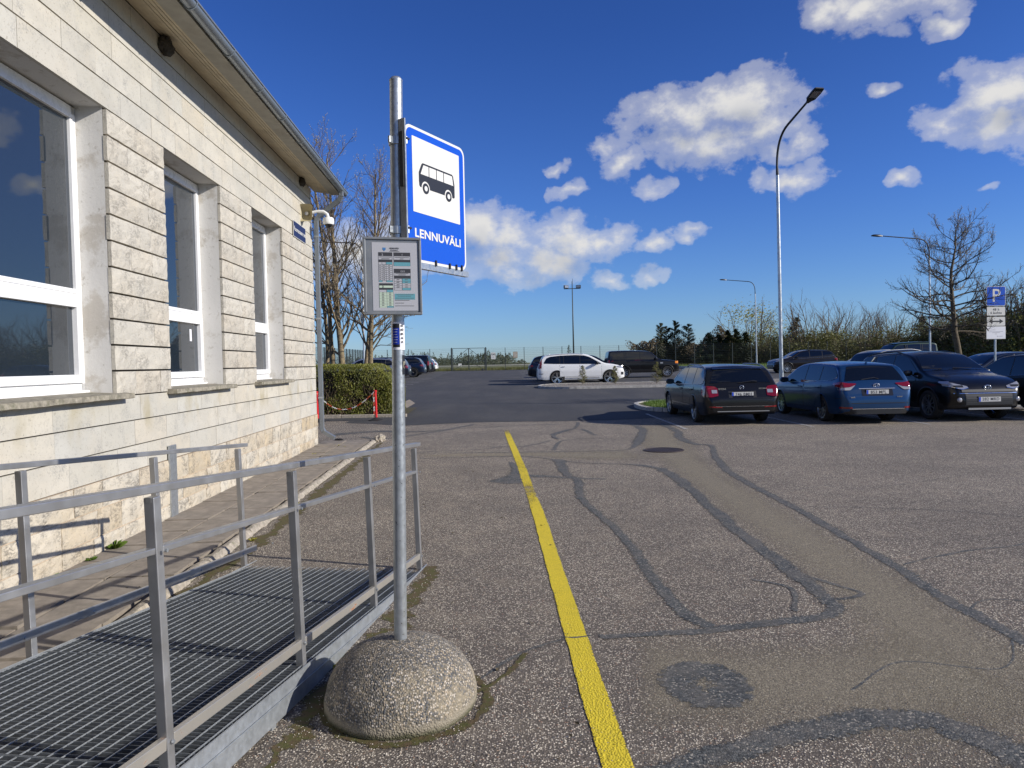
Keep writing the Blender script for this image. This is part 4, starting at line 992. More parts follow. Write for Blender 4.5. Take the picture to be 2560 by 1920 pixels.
carpaint('paint_white', (.78, .78, .76), 0., .35); carpaint('paint_darkblue', (.010, .020, .048), .5); carpaint('paint_silver', (.40, .42, .44), .7)
carpaint('paint_paleblue', (.30, .33, .40), .6); carpaint('paint_navy', (.006, .010, .022), .4); carpaint('paint_brownblack', (.014, .010, .009), .4); carpaint('paint_green', (.018, .045, .028), .1, .45)
newmat('car_glass', (.004, .005, .006), .03, IOR=1.55, **{'Specular IOR Level': .6}); newmat('chrome', (.75, .75, .76), .12, 1.); newmat('black_trim', (.012, .012, .013), .42); newmat('grey_trim', (.035, .035, .037), .5)
vary('tyre', (.022, .021, .020), .85, amt=.4, scale=12, bstr=.3)
newmat('rim_alloy', (.52, .53, .55), .28, .9); newmat('rim_dark', (.03, .03, .032), .35, .6); newmat('rim_polished', (.75, .75, .76), .18, 1.)
newmat('lamp_red', (.17, .004, .006), .12, **{'Coat Weight': 1.}); newmat('lamp_clear', (.36, .36, .38), .10, .3, **{'Coat Weight': 1.}); newmat('lamp_orange', (.8, .25, .02), .2)
newmat('plate_white', (.55, .55, .53), .4); newmat('plate_blue', (.01, .06, .50), .4); newmat('satin_metal', (.34, .34, .335), .42, .6)

class Car:
    def __init__(s, name, label, group, loc, rz, L, W, H, prof, belt, paint, zs=.22, tumble=.30, wb=2.7, fo=.9, wr=.335, rimr=.225, rp=(.34, .26), spokes=5, rim='rim_alloy', clad=None, arch=.045, cat='car', tw=.215, shoulder=.985, cut_in=None):
        s.L, s.W, s.H, s.prof, s.belt, s.tum, s.zs0 = L, W, H, prof, belt, tumble, zs
        s.rpF, s.rpR = (rp if isinstance(rp, tuple) else (rp, rp)); s.sh = shoulder
        s.yf = L / 2; s.yr = -L / 2; s.wf = s.yf - fo; s.wrr = s.wf - wb; s.wr = wr; s.paint = paint
        s.root = empty(name, loc, rz, label, cat, group); s.root.empty_display_size = 1
        s.bodymesh(clad, arch); s.wheels(spokes, rim, rimr, tw)
    # --- surface functions
    def h(s, y): return lerp_list(s.P, y)
    def zs(s, y):
        d = min(s.yf - y, y - s.yr); return s.zs0 + (.10 * (1 - d / .5) ** 2 if d < .5 else 0)
    def wend(s, y):
        W = s.W / 2
        for d, r, k in ((s.yf - y, s.rpF, 1.), (y - s.yr, s.rpR, 1.)):
            rl = r * 1.6
            if d < rl:
                t = 1 - max(d, 0) / rl; W -= r * (1 - sqrt(max(0, 1 - t ** 2.6))) * .8 + .0
        W -= .03 * max(0, (abs(y) - s.L * .22) / (s.L * .28)) ** 2
        return W
    def b(s, y): return lerp_list(s.belt, y)
    def X(s, y, z):
        w = s.wend(y); bl = s.b(y); z0 = s.zs(y)
        if z <= bl:
            t = (z - z0) / max(bl - z0, .05)
            return w * lerp_list([(0, .925), (.06, .955), (.18, .972), (.40, .988), (.58, 1.0), (.72, .994), (.80, .982), (.88, .984), (.95, .972), (1., .955)], t)
        return w * .955 - (z - bl) * s.tum - .25 * (z - bl) ** 2 * s.tum
    def ring(s, y, n=13):
        h = s.h(y); r = min(.075, h * .1); cr = .035 if h > s.b(y) + .2 else .03
        z0 = s.zs(y); hs = max(h - r - cr, z0 + .02); pts = []
        for i in range(n + 1):
            z = z0 + (hs - z0) * i / n; pts.append((s.X(y, z), z))
        xs, r2 = pts[-1][0], r * 1.2
        for k in range(1, 5):
            a = pi / 2 * k / 4; pts.append((xs - r2 * (1 - cos(a)), hs + r * sin(a)))
        xe, ze = pts[-1]
        for k in range(1, 6):
            t = 1 - k / 5; pts.append((xe * t, ze + cr * (1 - t * t)))
        return pts
    def bodymesh(s, clad, arch):
        # dense monotone profile
        s.P = []
        src = s.prof
        for (a, za), (b_, zb) in zip(src, src[1:]):
            k = max(1, int(max(abs(b_ - a) / .09, abs(zb - za) / .07)))
            for i in range(k): s.P.append((a + (b_ - a) * i / k, za + (zb - za) * i / k))
        s.P.append(src[-1])
        # gentle smoothing of the silhouette
        Q = s.P[:]
        for _ in range(2):
            Q = [Q[0]] + [(Q[i][0], (Q[i - 1][1] + 2 * Q[i][1] + Q[i + 1][1]) / 4) for i in range(1, len(Q) - 1)] + [Q[-1]]
        s.P = Q
        m = MB(); rows = []
        for (y, _) in s.P:
            r = s.ring(y); rows.append([(x, y, z) for x, z in r] + [(-x, y, z) for x, z in reversed(r[:-1])])
        m.grid([list(reversed(r)) for r in rows]); m.quad(rows[0]); m.quad(list(reversed(rows[-1])))
        for a, b_ in zip(rows, rows[1:]): m.quad([a[0], a[-1], b_[-1], b_[0]], 1)   # floor
        if clad:
            for i, f in enumerate(m.f):
                c = sum((Vector(m.v[k]) for k in f), Vector()) / len(f)
                if c.z < clad: m.m[i] = 1
        me = m.mesh('body', [s.paint, 'black_trim'], smooth=True, sharp=38)
        o = link('body', me, s.root)
        # wheel arches cut with cylinders
        bm = bmesh.new(); bm.from_mesh(me); bmesh.ops.remove_doubles(bm, verts=bm.verts, dist=1e-4); bm.to_mesh(me); bm.free()
        cm = MB()
        for yy in (s.wf, s.wrr):
            for sx in (-1, 1):
                M = Matrix.Translation((sx * s.W / 2, yy, s.wr)) @ Matrix.Rotation(radians(90), 4, 'Y'); cm.lathe([(s.wr + arch, -.30), (s.wr + arch, .12)], 36, 1, M, cap=True)
        co = link('cut', cm.mesh('cut', [s.paint, 'black_trim']))
        md = o.modifiers.new('b', 'BOOLEAN'); md.operation = 'DIFFERENCE'; md.object = co; md.solver = 'EXACT'; md.use_self = True
        co.parent = s.root; bpy.context.view_layer.update()
        dg = bpy.context.evaluated_depsgraph_get(); nm = bpy.data.meshes.new_from_object(o.evaluated_get(dg)); o.modifiers.clear(); o.data = nm
        nm.name = 'body'; bpy.data.objects.remove(co); nm.set_sharp_from_angle(angle=radians(38)); s.body = o
        # arch lips
        for yy in (s.wf, s.wrr):
            for sx in (-1, 1):
                m = MB(); rr0 = s.wr + arch; rows = []
                for k in range(19):
                    a = radians(-12) + radians(204) * k / 18; row = []
                    for dr, dx in ((0, -.03), (0, .007), (.03 if clad else .014, .009 if clad else .005), (.045 if clad else .02, -.003)):
                        z = s.wr + (rr0 + dr) * sin(a); y = yy + (rr0 + dr) * cos(a); row.append((sx * (s.X(y, max(z, s.zs(y))) + dx), y, z))
                    rows.append(row)
                m.grid(rows); m.build('wheel_arch', 'black_trim' if clad else s.paint, s.root, smooth=True)
    def wheels(s, spokes, rim, rimr, tw):
        m = MB(); R = s.wr; w = tw / 2
        m.lathe([(rimr, -w * .8), (rimr + .01, -w * .92), (R * .90, -w), (R * .965, -w * .9), (R, -w * .62), (R, w * .62), (R * .965, w * .9), (R * .90, w), (rimr + .01, w * .92), (rimr, w * .8)], 36, M=Matrix.Rotation(radians(90), 4, 'Y'))
        tyre = m.mesh('tyre', 'tyre', True, 50)
        m = MB(); MR = Matrix.Rotation(radians(90), 4, 'Y')
        m.lathe([(rimr + .002, -w * .8), (rimr - .012, -w * .5), (rimr - .016, w * .45), (rimr - .004, w * .88), (rimr + .008, w * .9)], 36, 0, M=MR)
        m.lathe([(.001, w * .1), (rimr - .02, w * .1)], 24, 1, M=MR)
        m.lathe([(.001, w * .74), (.030, w * .74), (.036, w * .66), (.036, w * .3)], 16, 0, M=MR)
        for k in range(spokes):
            a = 2 * pi * k / spokes + .3
            for da in ((-.16, .16) if spokes <= 6 else (0,)):
                c1 = Vector((w * .58, .03 * cos(a + da), .03 * sin(a + da))); c2 = Vector((w * .72, (rimr - .012) * cos(a + da), (rimr - .012) * sin(a + da)))
                m.beam(c1, c2, .032 if spokes <= 6 else .026, .02, 0, up=Vector((1, 0, 0)))
        rimm = m.mesh('rim', [rim, 'rim_dark'], True, 35)
        for yy in (s.wf, s.wrr):
            for sx in (-1, 1):
                e = empty('wheel', (sx * (s.W / 2 - w - .022), yy, R), 0); e.parent = s.root
                if sx < 0: e.rotation_euler = (0, 0, pi)
                link('tyre', tyre, e); r = link('rim', rimm, e)
    # --- patches
    def side(s, name, low, high, mat, off=.005, ny=14, nz=5, sides=(-1, 1), parent=None, smooth=True):
        y0, y1 = low[0][0], low[-1][0]; out = []
        for sx in sides:
            m = MB(); rows = []
            for i in range(ny + 1):
                y = y0 + (y1 - y0) * i / ny; a = lerp_list(low, y); b_ = lerp_list(high, y)
                rows.append([(sx * (s.X(y, a + (b_ - a) * j / nz) + off), y, a + (b_ - a) * j / nz) for j in range(nz + 1)])
            m.grid(rows if sx < 0 else [r[::-1] for r in rows]); out.append(m.build(name, mat, parent or s.root, smooth=smooth))
        return out
    def top(s, name, y0, y1, w0, w1, mat, off=.006, nx=12, ny=12, curve=0., parent=None):
        """patch on the top skin between y0 and y1, with half widths as parts of the roof width; ends bowed by curve"""
        m = MB(); rows = []
        for i in range(ny + 1):
            t = i / ny; row = []
            for j in range(nx + 1):
                u = -1 + 2 * j / nx; y = y0 + (y1 - y0) * t + curve * (1 - u * u) * (1 if y1 > 0 else -1)
                rg = s.ring(y); xe, ze = rg[-6]; cr = rg[-1][1] - ze
                f = (w0 + (w1 - w0) * t) * u; x = xe * f
                if abs(f) <= 1: z = ze + cr * (1 - f * f)
                else: z = ze
                dy = .02; sl = (s.h(y + dy) - s.h(y - dy)) / (2 * dy); nv = Vector((0, -sl, 1)).normalized()
                row.append((x, y + nv.y * off, z + nv.z * off))
            rows.append(row)
        m.grid([r[::-1] for r in rows] if y1 > y0 else rows); return m.build(name, mat, parent or s.root, smooth=True)
    def endy(s, x, z, end):
        """outermost y of the body at lateral x and height z; end = +1 front, -1 rear"""
        lo, hi = 0., s.L / 2
        for _ in range(22):
            mid = (lo + hi) / 2; y = end * mid
            inside = (s.h(y) - .012 >= z) and (s.X(y, z) >= abs(x)) and s.zs(y) <= z + .12
            if inside: lo = mid
            else: hi = mid
        return end * lo
    def end(s, name, x0, x1, zl, zh, mat, e=-1, off=.006, nx=10, nz=5, parent=None, mirror=False, smooth=True):
        """zl and zh may be numbers or lists over |x|"""
        res = []
        for sg_ in ((1, -1) if mirror else (1,)):
            m = MB(); rows = []
            for i in range(nx + 1):
                x = x0 + (x1 - x0) * i / nx; a = zl if not isinstance(zl, list) else lerp_list(zl, x); b_ = zh if not isinstance(zh, list) else lerp_list(zh, x)
                rows.append([(sg_ * x, s.endy(x, a + (b_ - a) * j / nz, e) + e * off, a + (b_ - a) * j / nz) for j in range(nz + 1)])
            flip = (e > 0) != (sg_ < 0)
            m.grid([r[::-1] for r in rows] if not flip else rows); res.append(m.build(name, mat, parent or s.root, smooth=smooth))
        return res[0] if not mirror else res
    def plate(s, txt, z, e=-1, x=0., w=.52):
        y = s.endy(x, z, e) + e * .012; p = empty('number_plate', (x, y, z), 0); p.parent = s.root
        if e > 0: p.rotation_euler = (radians(0), 0, pi)
        m = MB(); m.box(-w / 2, w / 2, -.006, .010, -.056, .056); m.build('plate_base', 'plate_white', p)
        m = MB(); m.box(-w / 2 + .004, -w / 2 + .046, -.0075, -.0062, -.052, .052); m.build('blue_band', 'plate_blue', p)
        if txt:
            o = link('plate_text', text_mesh(txt, .098, 'print_dark', .0006, .0006, spacing=1.12), p); o.rotation_euler = (radians(90), 0, 0); o.location = (.024, -.0075, 0)
            o.scale = (.96, 1, 1)
        m = MB(); m.box(-w / 2 - .012, w / 2 + .012, -.001, .012, -.068, .068); m.build('plate_holder', 'black_trim', p)
    def text(s, txt, x, z, size, mat='chrome', e=-1, off=.010):
        y = s.endy(x, z, e) + e * off; o = link('badge_lettering', text_mesh(txt, size, mat, .002, .0012), s.root); o.location = (x, y, z); o.rotation_euler = (radians(90), 0, 0 if e < 0 else pi)
    def mirrors(s, y, z, mat=None, size=1.):
        for sx in (-1, 1):
            bm = bmesh.new(); bmesh.ops.create_icosphere(bm, subdivisions=3, radius=1)
            for v in bm.verts:
                c = v.co; k = 1.
                v.co = Vector((math.copysign(abs(c.x) ** .75, c.x) * .115 * size, math.copysign(abs(c.y) ** .8, c.y) * (.075 if c.y > 0 else .05) * size, math.copysign(abs(c.z) ** .7, c.z) * .075 * size))
            me = bpy.data.meshes.new('mirror'); bm.to_mesh(me); bm.free(); me.materials.append(MATS[mat or s.paint]); me.polygons.foreach_set('use_smooth', [True] * len(me.polygons))
            X = s.X(y, z); o = link('mirror', me, s.root, (sx * (X + .135), y, z + .055))
            m = MB(); m.beam((-sx * .16, .0, -.06), (-sx * .05, 0, -.03), .05, .03); m.build('mirror_arm', 'black_trim', o)
            m = MB(); m.box(-.09 * size, .09 * size, -.053 * size, -.049 * size, -.055 * size, .055 * size); m.build('mirror_glass', 'car_glass', o)
    def rails(s, y0, y1, mat='satin_metal', hgt=.05, ins=.0, raised=True):
        for sx in (-1, 1):
            pts = []; n = 14
            for i in range(n + 1):
                t = i / n; y = y0 + (y1 - y0) * t; rg = s.ring(y); x, z = rg[-8]
                lift = hgt * min(1, 5 * t, 5 * (1 - t)) if raised else .012
                pts.append((sx * (x - ins), y, z + lift))
            m = MB(); m.tube(pts, .017, 8); m.build('roof_rail', mat, s.root, smooth=True, sharp=50)
    def fin(s, y):
        z = s.h(y); m = MB(); m.poly([(y - .06, z - .01), (y + .06, z - .01), (y + .02, z + .01), (y - .045, z + .055)], -.012, .012, M=Matrix(((0, 0, 1, 0), (1, 0, 0, 0), (0, 1, 0, 0), (0, 0, 0, 1)))); m.build('aerial_fin', s.paint, s.root)
    def handles(s, ys, z, mat=None):
        for y in ys:
            for sx in (-1, 1):
                m = MB(); X = s.X(y, z); m.beam((sx * (X + .022), y - .09, z), (sx * (X + .022), y + .09, z + .006), .022, .028); m.build('door_handle', mat or s.paint, s.root, bevel=.006)
    def doors(s, spans, z0, trim=None):
        for k, (a, b_) in enumerate(spans):
            zt = lambda y: s.b(y) - .008
            low = [(a, z0), (b_, z0)]; high = [(a, zt(a)), (b_, zt(b_))]
            s.side('door_seal', low, high, 'black_trim', .0012, 8, 8)
            g = .011; low = [(a + g, z0 + g), (b_ - g, z0 + g)]; high = [(a + g, zt(a) - .002), (b_ - g, zt(b_) - .002)]
            s.side('door', low, high, s.paint, .0045, 10, 10)
    def emblem(s, kind, x, z, e=-1, r=.055):
        y = s.endy(x, z, e) + e * .014
        m = MB()
        def ell(cx_, cz_, a, b_, t=.007):
            m.tube([(x + cx_ + a * cos(q), y, z + cz_ + b_ * sin(q)) for q in [2 * pi * i / 22 for i in range(23)]], t, 6, cap=False)
        if kind == 'ovals': ell(0, 0, r, r * .68); ell(0, .006, r * .36, r * .62, .005); ell(0, .018, r * .78, r * .30, .005)
        elif kind == 'ring': ell(0, 0, r, r, .008); m.tube([(x - r * .4, y, z - r * .5), (x + r * .1, y, z), (x + r * .5, y, z + r * .45)], .007, 6); m.tube([(x - r * .5, y, z + .0), (x + r * .2, y, z - .01)], .006, 6)
        elif kind == 'disc': ell(0, 0, r, r, .009); m.beam((x - r, y, z), (x + r, y, z), .01, .018)
        m.build('emblem', 'chrome', s.root, smooth=True)

def glasshouse(c, low, up, splits, ws, rw, trim='chrome', dark=None):
    """side windows cut at splits, windscreen and rear window"""
    for a, b_ in zip(splits, splits[1:]):
        g = .022; L = [(a + g, lerp_list(low, a + g))] + [p for p in low if a + g < p[0] < b_ - g] + [(b_ - g, lerp_list(low, b_ - g))]
        U = [(a + g, lerp_list(up, a + g))] + [p for p in up if a + g < p[0] < b_ - g] + [(b_ - g, lerp_list(up, b_ - g))]
        c.side('side_window', L, U, 'car_glass', .007, 12, 5)
    c.side('window_surround', low, up, 'black_trim', .003, 30, 5)
    if trim:
        for sx in (-1, 1):
            m = MB(); n = 24; y0, y1 = low[0][0], low[-1][0]
            m.tube([(sx * (c.X(y, lerp_list(low, y) - .008) + .008), y, lerp_list(low, y) - .008) for y in [y0 + (y1 - y0) * i / n for i in range(n + 1)]], .007, 5); m.build('window_trim', trim, c.root, smooth=True)
    if ws: c.top('windscreen', *ws, 'car_glass', curve=.05); 
    if rw: c.top('rear_window', *rw, 'car_glass', curve=-.0)

# --- dark grey estate, rear towards the camera
def estate_grey():
    L, W = 4.66, 1.85
    prof = [(-2.33, .60), (-2.325, .64), (-2.20, .93), (-2.13, 1.0), (-2.02, 1.16), (-1.90, 1.36), (-1.80, 1.415), (-1.2, 1.45), (-.4, 1.462), (.1, 1.44), (.45, 1.38), (1.02, 1.12), (1.28, 1.00), (1.8, .93), (2.1, .84), (2.26, .70), (2.33, .55)]
    belt = [(-2.33, .955), (-1.6, .95), (0, .915), (1.3, .875), (2.33, .80)]
    c = Car('estate_car', 'dark grey estate car parked rear first with silver roof rails, plate 746 BMH', 'cars parked in the front row', (5.47, 18.95, 0), radians(.5), L, W, 1.462, prof, belt, 'paint_darkgrey', wb=2.686, fo=.90, wr=.325, rp=(.36, .20))
    low = [(-1.98, 1.02), (-1.80, .985), (-.5, .955), (.55, .93), (.98, .935)]
    up = [(-1.98, 1.06), (-1.72, 1.33), (-1.3, 1.365), (-.4, 1.375), (.12, 1.35), (.45, 1.27), (.98, .965)]
    glasshouse(c, low, up, [-1.98, -1.12, -.30, .98], (1.16, .40, 1.04, .90), (-2.115, -1.86, .93, .84))
    for sx in (-1, 1):
        m = MB(); n = 26; m.tube([(sx * (c.X(y, lerp_list(up, y) + .01) + .006), y, lerp_list(up, y) + .01) for y in [-1.98 + 2.96 * i / n for i in range(n + 1)]], .006, 5); m.build('window_trim', 'chrome', c.root, smooth=True)
    c.doors([(-1.28, -.28), (-.25, .98)], .33); c.handles([-1.10, -.06], .83)
    c.side('door_trim', [(-1.2, .42), (.9, .42)], [(-1.2, .435), (.9, .435)], 'chrome', .012, 10, 1)
    # rear lamps, wrapped round the corner
    c.end('tail_lamp', .58, .86, [(.58, .71), (.72, .68), (.86, .68)], [(.58, .88), (.64, .93), (.86, .95)], 'lamp_red', off=.010, mirror=True)
    c.side('tail_lamp_side', [(-2.20, .665), (-1.98, .74)], [(-2.20, .955), (-1.98, .93)], 'lamp_red', .008, 6, 4)
    c.end('lamp_insert', .60, .73, .77, .85, 'lamp_clear', off=.015, mirror=True)
    c.end('hatch_seam', -.74, .74, .435, .447, 'black_trim', off=.008); c.end('bumper_strip', -.86, .86, .60, .61, 'black_trim', off=.006)
    c.end('bumper_edge', -.70, .70, .452, .458, 'chrome', off=.008)
    c.end('reflector', .50, .80, [(.5, .42), (.8, .43)], [(.5, .445), (.8, .465)], 'lamp_red', off=.010, mirror=True)
    c.end('lower_trim', -.62, .62, .325, .345, 'satin_metal', off=.010)
    c.end('plate_recess', -.33, .33, .66, .81, 'black_trim', off=.004)
    c.plate('746 BMH', .735); c.text('SKODA', -.47, .865, .055); c.text('OCTAVIA', .50, .865, .045); c.emblem('ring', .0, .895, r=.048)
    y = c.endy(.0, .985, -1); m = MB(); m.tube([(-.06, y - .012, 1.005), (.28, y + .0, 1.045), (.40, y + .005, 1.035)], .010, 6); m.build('rear_wiper', 'black_trim', c.root)
    c.rails(-1.75, .05); c.mirrors(.78, .93)
    m = MB(); yy = -1.82; m.grid([[(x, yy - .10 + .0 * x, c.h(yy) - .035 - .03 * x * x) for x in [-.6 + 1.2 * i / 10 for i in range(11)]], [(x, yy + .04, c.h(yy) + .006 - .03 * x * x) for x in [-.6 + 1.2 * i / 10 for i in range(11)]]]); m.build('roof_spoiler', 'paint_darkgrey', c.root, smooth=True)
    c.text('', 0, .5, .01) if False else None
    return c
estate_grey()
def estate_blue():
    L, W = 4.6, 1.76
    prof = [(-2.30, .56), (-2.29, .66), (-2.21, .90), (-2.14, .99), (-2.02, 1.20), (-1.90, 1.36), (-1.80, 1.41), (-1.2, 1.455), (-.3, 1.475), (.15, 1.45), (.5, 1.38), (1.1, 1.10), (1.35, .99), (1.8, .90), (2.12, .78), (2.25, .65), (2.30, .5)]
    belt = [(-2.3, .99), (-1.5, .965), (0, .925), (1.3, .88), (2.3, .78)]
    c = Car('estate_car', 'metallic blue estate car parked rear first, plate 853 MPL', 'cars parked in the front row', (8.48, 18.5, 0), radians(.0), L, W, 1.475, prof, belt, 'paint_blue', wb=2.60, fo=.93, wr=.32, spokes=10, rp=(.36, .24), rim='rim_alloy')
    low = [(-1.96, 1.10), (-1.7, 1.03), (-.5, .975), (.6, .94), (1.05, .94)]; up = [(-1.96, 1.14), (-1.72, 1.32), (-1.2, 1.365), (-.3, 1.39), (.15, 1.365), (.5, 1.27), (1.05, .97)]
    glasshouse(c, low, up, [-1.96, -1.1, -.22, 1.05], (1.22, .45, 1.04, .88), (-2.12, -1.86, .95, .82))
    c.doors([(-1.25, -.24), (-.21, 1.0)], .33); c.handles([-1.05, .0], .83)
    c.end('tail_lamp', .46, .85, [(.46, .93), (.62, .87), (.85, .855)], [(.46, .955), (.66, .965), (.85, 1.0)], 'lamp_red', off=.016, mirror=True)
    c.end('tail_lamp_clear', .50, .84, [(.50, .90), (.62, .80), (.84, .80)], [(.50, .93), (.66, .885), (.84, .865)], 'lamp_clear', off=.011, mirror=True)
    c.side('tail_lamp_side', [(-2.16, .86), (-1.85, .93)], [(-2.16, 1.0), (-1.85, .96)], 'lamp_red', .010, 6, 4)
    c.end('hatch_seam', -.70, .70, .485, .50, 'black_trim', off=.006); c.end('plate_recess', -.36, .36, .665, .83, 'paint_navy', off=.006)
    c.end('chrome_strip', -.42, .42, .826, .838, 'chrome', off=.012); c.plate('853 MPL', .745)
    c.emblem('ovals', 0, .90, r=.07); c.text('auris', -.58, .635, .05); c.text('HYBRID', .50, .635, .035)
    c.end('lower_bumper', -.80, .80, .24, .36, 'black_trim', off=.007); c.end('lower_trim', -.60, .60, .355, .37, 'chrome', off=.014)
    c.end('reflector', .60, .82, .37, .41, 'lamp_red', off=.012, mirror=True)
    c.fin(-1.72); c.mirrors(.80, .93)
    y = c.endy(0, 1.02, -1); m = MB(); m.tube([(-.3, y - .0, 1.04), (.0, y + .02, 1.08), (.10, y + .0, 1.05)], .009, 6); m.build('rear_wiper', 'black_trim', c.root)
    c.side('bumper_shadow_line', [(-2.28, .60), (-1.9, .60)], [(-2.28, .61), (-1.9, .61)], 'black_trim', .004, 4, 1)
    return c
estate_blue()
def suv(name, label, group, loc, rz, paint, front=None, plate='', **kw):
    L, W = kw.get('L', 4.6), kw.get('W', 1.85); H = kw.get('H', 1.68); q = L / 4.6; k = H / 1.68
    prof = [(-2.3, .62), (-2.29, .75), (-2.22, 1.02), (-2.14, 1.12), (-2.0, 1.36), (-1.88, 1.54), (-1.78, 1.60), (-1.2, 1.655), (-.4, 1.68), (.1, 1.66), (.45, 1.58), (1.0, 1.26), (1.18, 1.15), (1.75, 1.06), (2.05, .97), (2.22, .82), (2.28, .66), (2.3, .55)]
    prof = [(a * q, b_ * k) for a, b_ in prof]
    belt = [(a * q, b_ * k) for a, b_ in [(-2.3, 1.10), (-1.5, 1.07), (0, 1.035), (1.2, 1.0), (2.3, .90)]]
    c = Car(name, label, group, loc, rz, L, W, H, prof, belt, paint, zs=.27, wb=kw.get('wb', 2.66), fo=.90 * q, wr=kw.get('wr', .365), rimr=.245, rp=(.40, .24), clad=kw.get('clad', .40), spokes=kw.get('spokes', 10), rim=kw.get('rim', 'rim_alloy'), tumble=.28)
    lw = [(a * q, b_ * k) for a, b_ in [(-2.0, 1.22), (-1.7, 1.15), (-.5, 1.09), (.6, 1.06), (.98, 1.06)]]; up = [(a * q, b_ * k) for a, b_ in [(-2.0, 1.26), (-1.74, 1.50), (-1.2, 1.555), (-.4, 1.58), (.1, 1.555), (.42, 1.47), (.98, 1.10)]]
    glasshouse(c, lw, up, [x * q for x in (-2.0, -1.15, -.24, .98)], (1.10 * q, .42 * q, 1.05, .92), (-2.12 * q, -1.85 * q, .95, .84), trim=kw.get('trim', 'chrome'))
    c.doors([(-1.30 * q, -.26 * q), (-.23 * q, .92 * q)], .42); c.handles([-1.08 * q, -.02 * q], .94 * k)
    c.mirrors(.74 * q, 1.07 * k, paint)
    c.end('tail_lamp', .52, .88, .86 * k, 1.04 * k, 'lamp_red', off=.012, mirror=True); c.side('tail_lamp_side', [(-2.2 * q, .88 * k), (-1.98 * q, .95 * k)], [(-2.2 * q, 1.06 * k), (-1.98 * q, 1.02 * k)], 'lamp_red', .009, 6, 4)
    if kw.get('rails', True): c.rails(-1.8 * q, .05 * q, kw.get('railmat', 'black_trim'), ins=.02)
    if plate is not None and front is None: c.plate(plate, .72 * k)
    return c, q, k
def suv_front(c, q, k, plate, ovals=True):
    c.end('grille', -.62, .62, .70, .76, 'black_trim', e=1, off=.008); c.end('chrome_bar', -.78, .78, .665, .68, 'chrome', e=1, off=.012)
    c.end('lower_grille', -.55, .55, .40, .655, 'black_trim', e=1, off=.008)
    for z in (.45, .50, .55, .60): c.end('grille_slat', -.53, .53, z, z + .012, 'grey_trim', e=1, off=.013)
    c.end('skid_plate', -.50, .50, .29, .335, 'satin_metal', e=1, off=.018)
    c.end('headlamp', .46, .88, [(.46, .80), (.6, .765), (.88, .84)], [(.46, .835), (.7, .90), (.88, .955)], 'lamp_clear', e=1, off=.012, mirror=True)
    c.side('headlamp_side', [(1.80 * q, .92), (2.08 * q, .84)], [(1.80 * q, .95), (2.08 * q, .955)], 'lamp_clear', .009, 6, 3)
    c.end('headlamp_core', .56, .78, .815, .86, 'black_trim', e=1, off=.018, mirror=True)
    c.end('lamp_blade', .45, .86, [(.45, .795), (.6, .76), (.86, .83)], [(.45, .805), (.6, .772), (.86, .842)], 'chrome', e=1, off=.020, mirror=True)
    for sx in (-1, 1):
        y = c.endy(.68, .52, 1) + .02; m = MB(); m.lathe([(.001, .012), (.045, .010), (.055, 0), (.056, -.02)], 18, M=Matrix.Translation((sx * .68, y, .52)) @ Matrix.Rotation(radians(-90), 4, 'X')); m.build('fog_lamp', 'lamp_clear', c.root, smooth=True)
    if ovals: c.emblem('ovals', 0, .80, e=1, r=.085)
    if plate: c.plate(plate, .53, e=1)
    for sx in (-.4, .35):
        m = MB(); y0 = 1.10 * q; m.tube([(sx, y0, c.h(y0) + .02), (sx + .45, y0 - .05, c.h(y0 - .05) + .02)], .008, 5); m.build('wiper', 'black_trim', c.root)
c, q, k = suv('suv', 'black SUV facing the camera with silver skid plate, plate 282 MRD', 'cars parked in the front row', (11.05, 18.55, 0), pi + radians(1), 'paint_black', front=1, W=1.85, H=1.69)
suv_front(c, q, k, '282 MRD')
# car at the right edge, rear out of frame
c, q, k = suv('suv', 'dark car at the right edge beside the black SUV with plate 282 MRD', 'cars parked in the front row', (13.75, 18.3, 0), radians(-1), 'paint_black', H=1.58, rails=False, plate=None)
# dark blue car nose in from the right behind the parking sign
c, q, k = suv('hatchback_car', 'dark blue hatchback nosing in behind the parking sign post', 'cars parked behind the grass strip', (18.2, 26.4, gz(26.4)), pi / 2, 'paint_darkblue', H=1.55, L=4.3, wb=2.55, rails=False, clad=.28)
suv_front(c, q, k, None, False)
c, q, k = suv('hatchback_car', 'silver small hatchback seen over the dark blue hatchback', 'cars parked behind the grass strip', (21.6, 29.6, gz(29.6)), -pi / 2, 'paint_silver', H=1.50, L=4.0, W=1.7, wb=2.5, rails=False, clad=.28, wr=.31)
c, q, k = suv('suv', 'dark blue SUV with pale roof rails showing above the black SUV with plate 282 MRD', 'cars parked behind the grass strip', (16.2, 28.6, gz(28.6)), -pi / 2 + .12, 'paint_navy', H=1.70, railmat='satin_metal')
c, q, k = suv('suv', 'low dark car roof between the green off-roader and the black SUV', 'cars parked behind the grass strip', (17.2, 33.0, gz(33)), pi / 2, 'paint_navy', H=1.62)
c, q, k = suv('suv', 'black crossover facing left beside the green off-roader', 'cars parked behind the grass strip', (21.1, 50.95, gz(50)), pi / 2, 'paint_brownblack', H=1.66, W=1.89, rails=True)
suv_front(c, q, k, '', False)
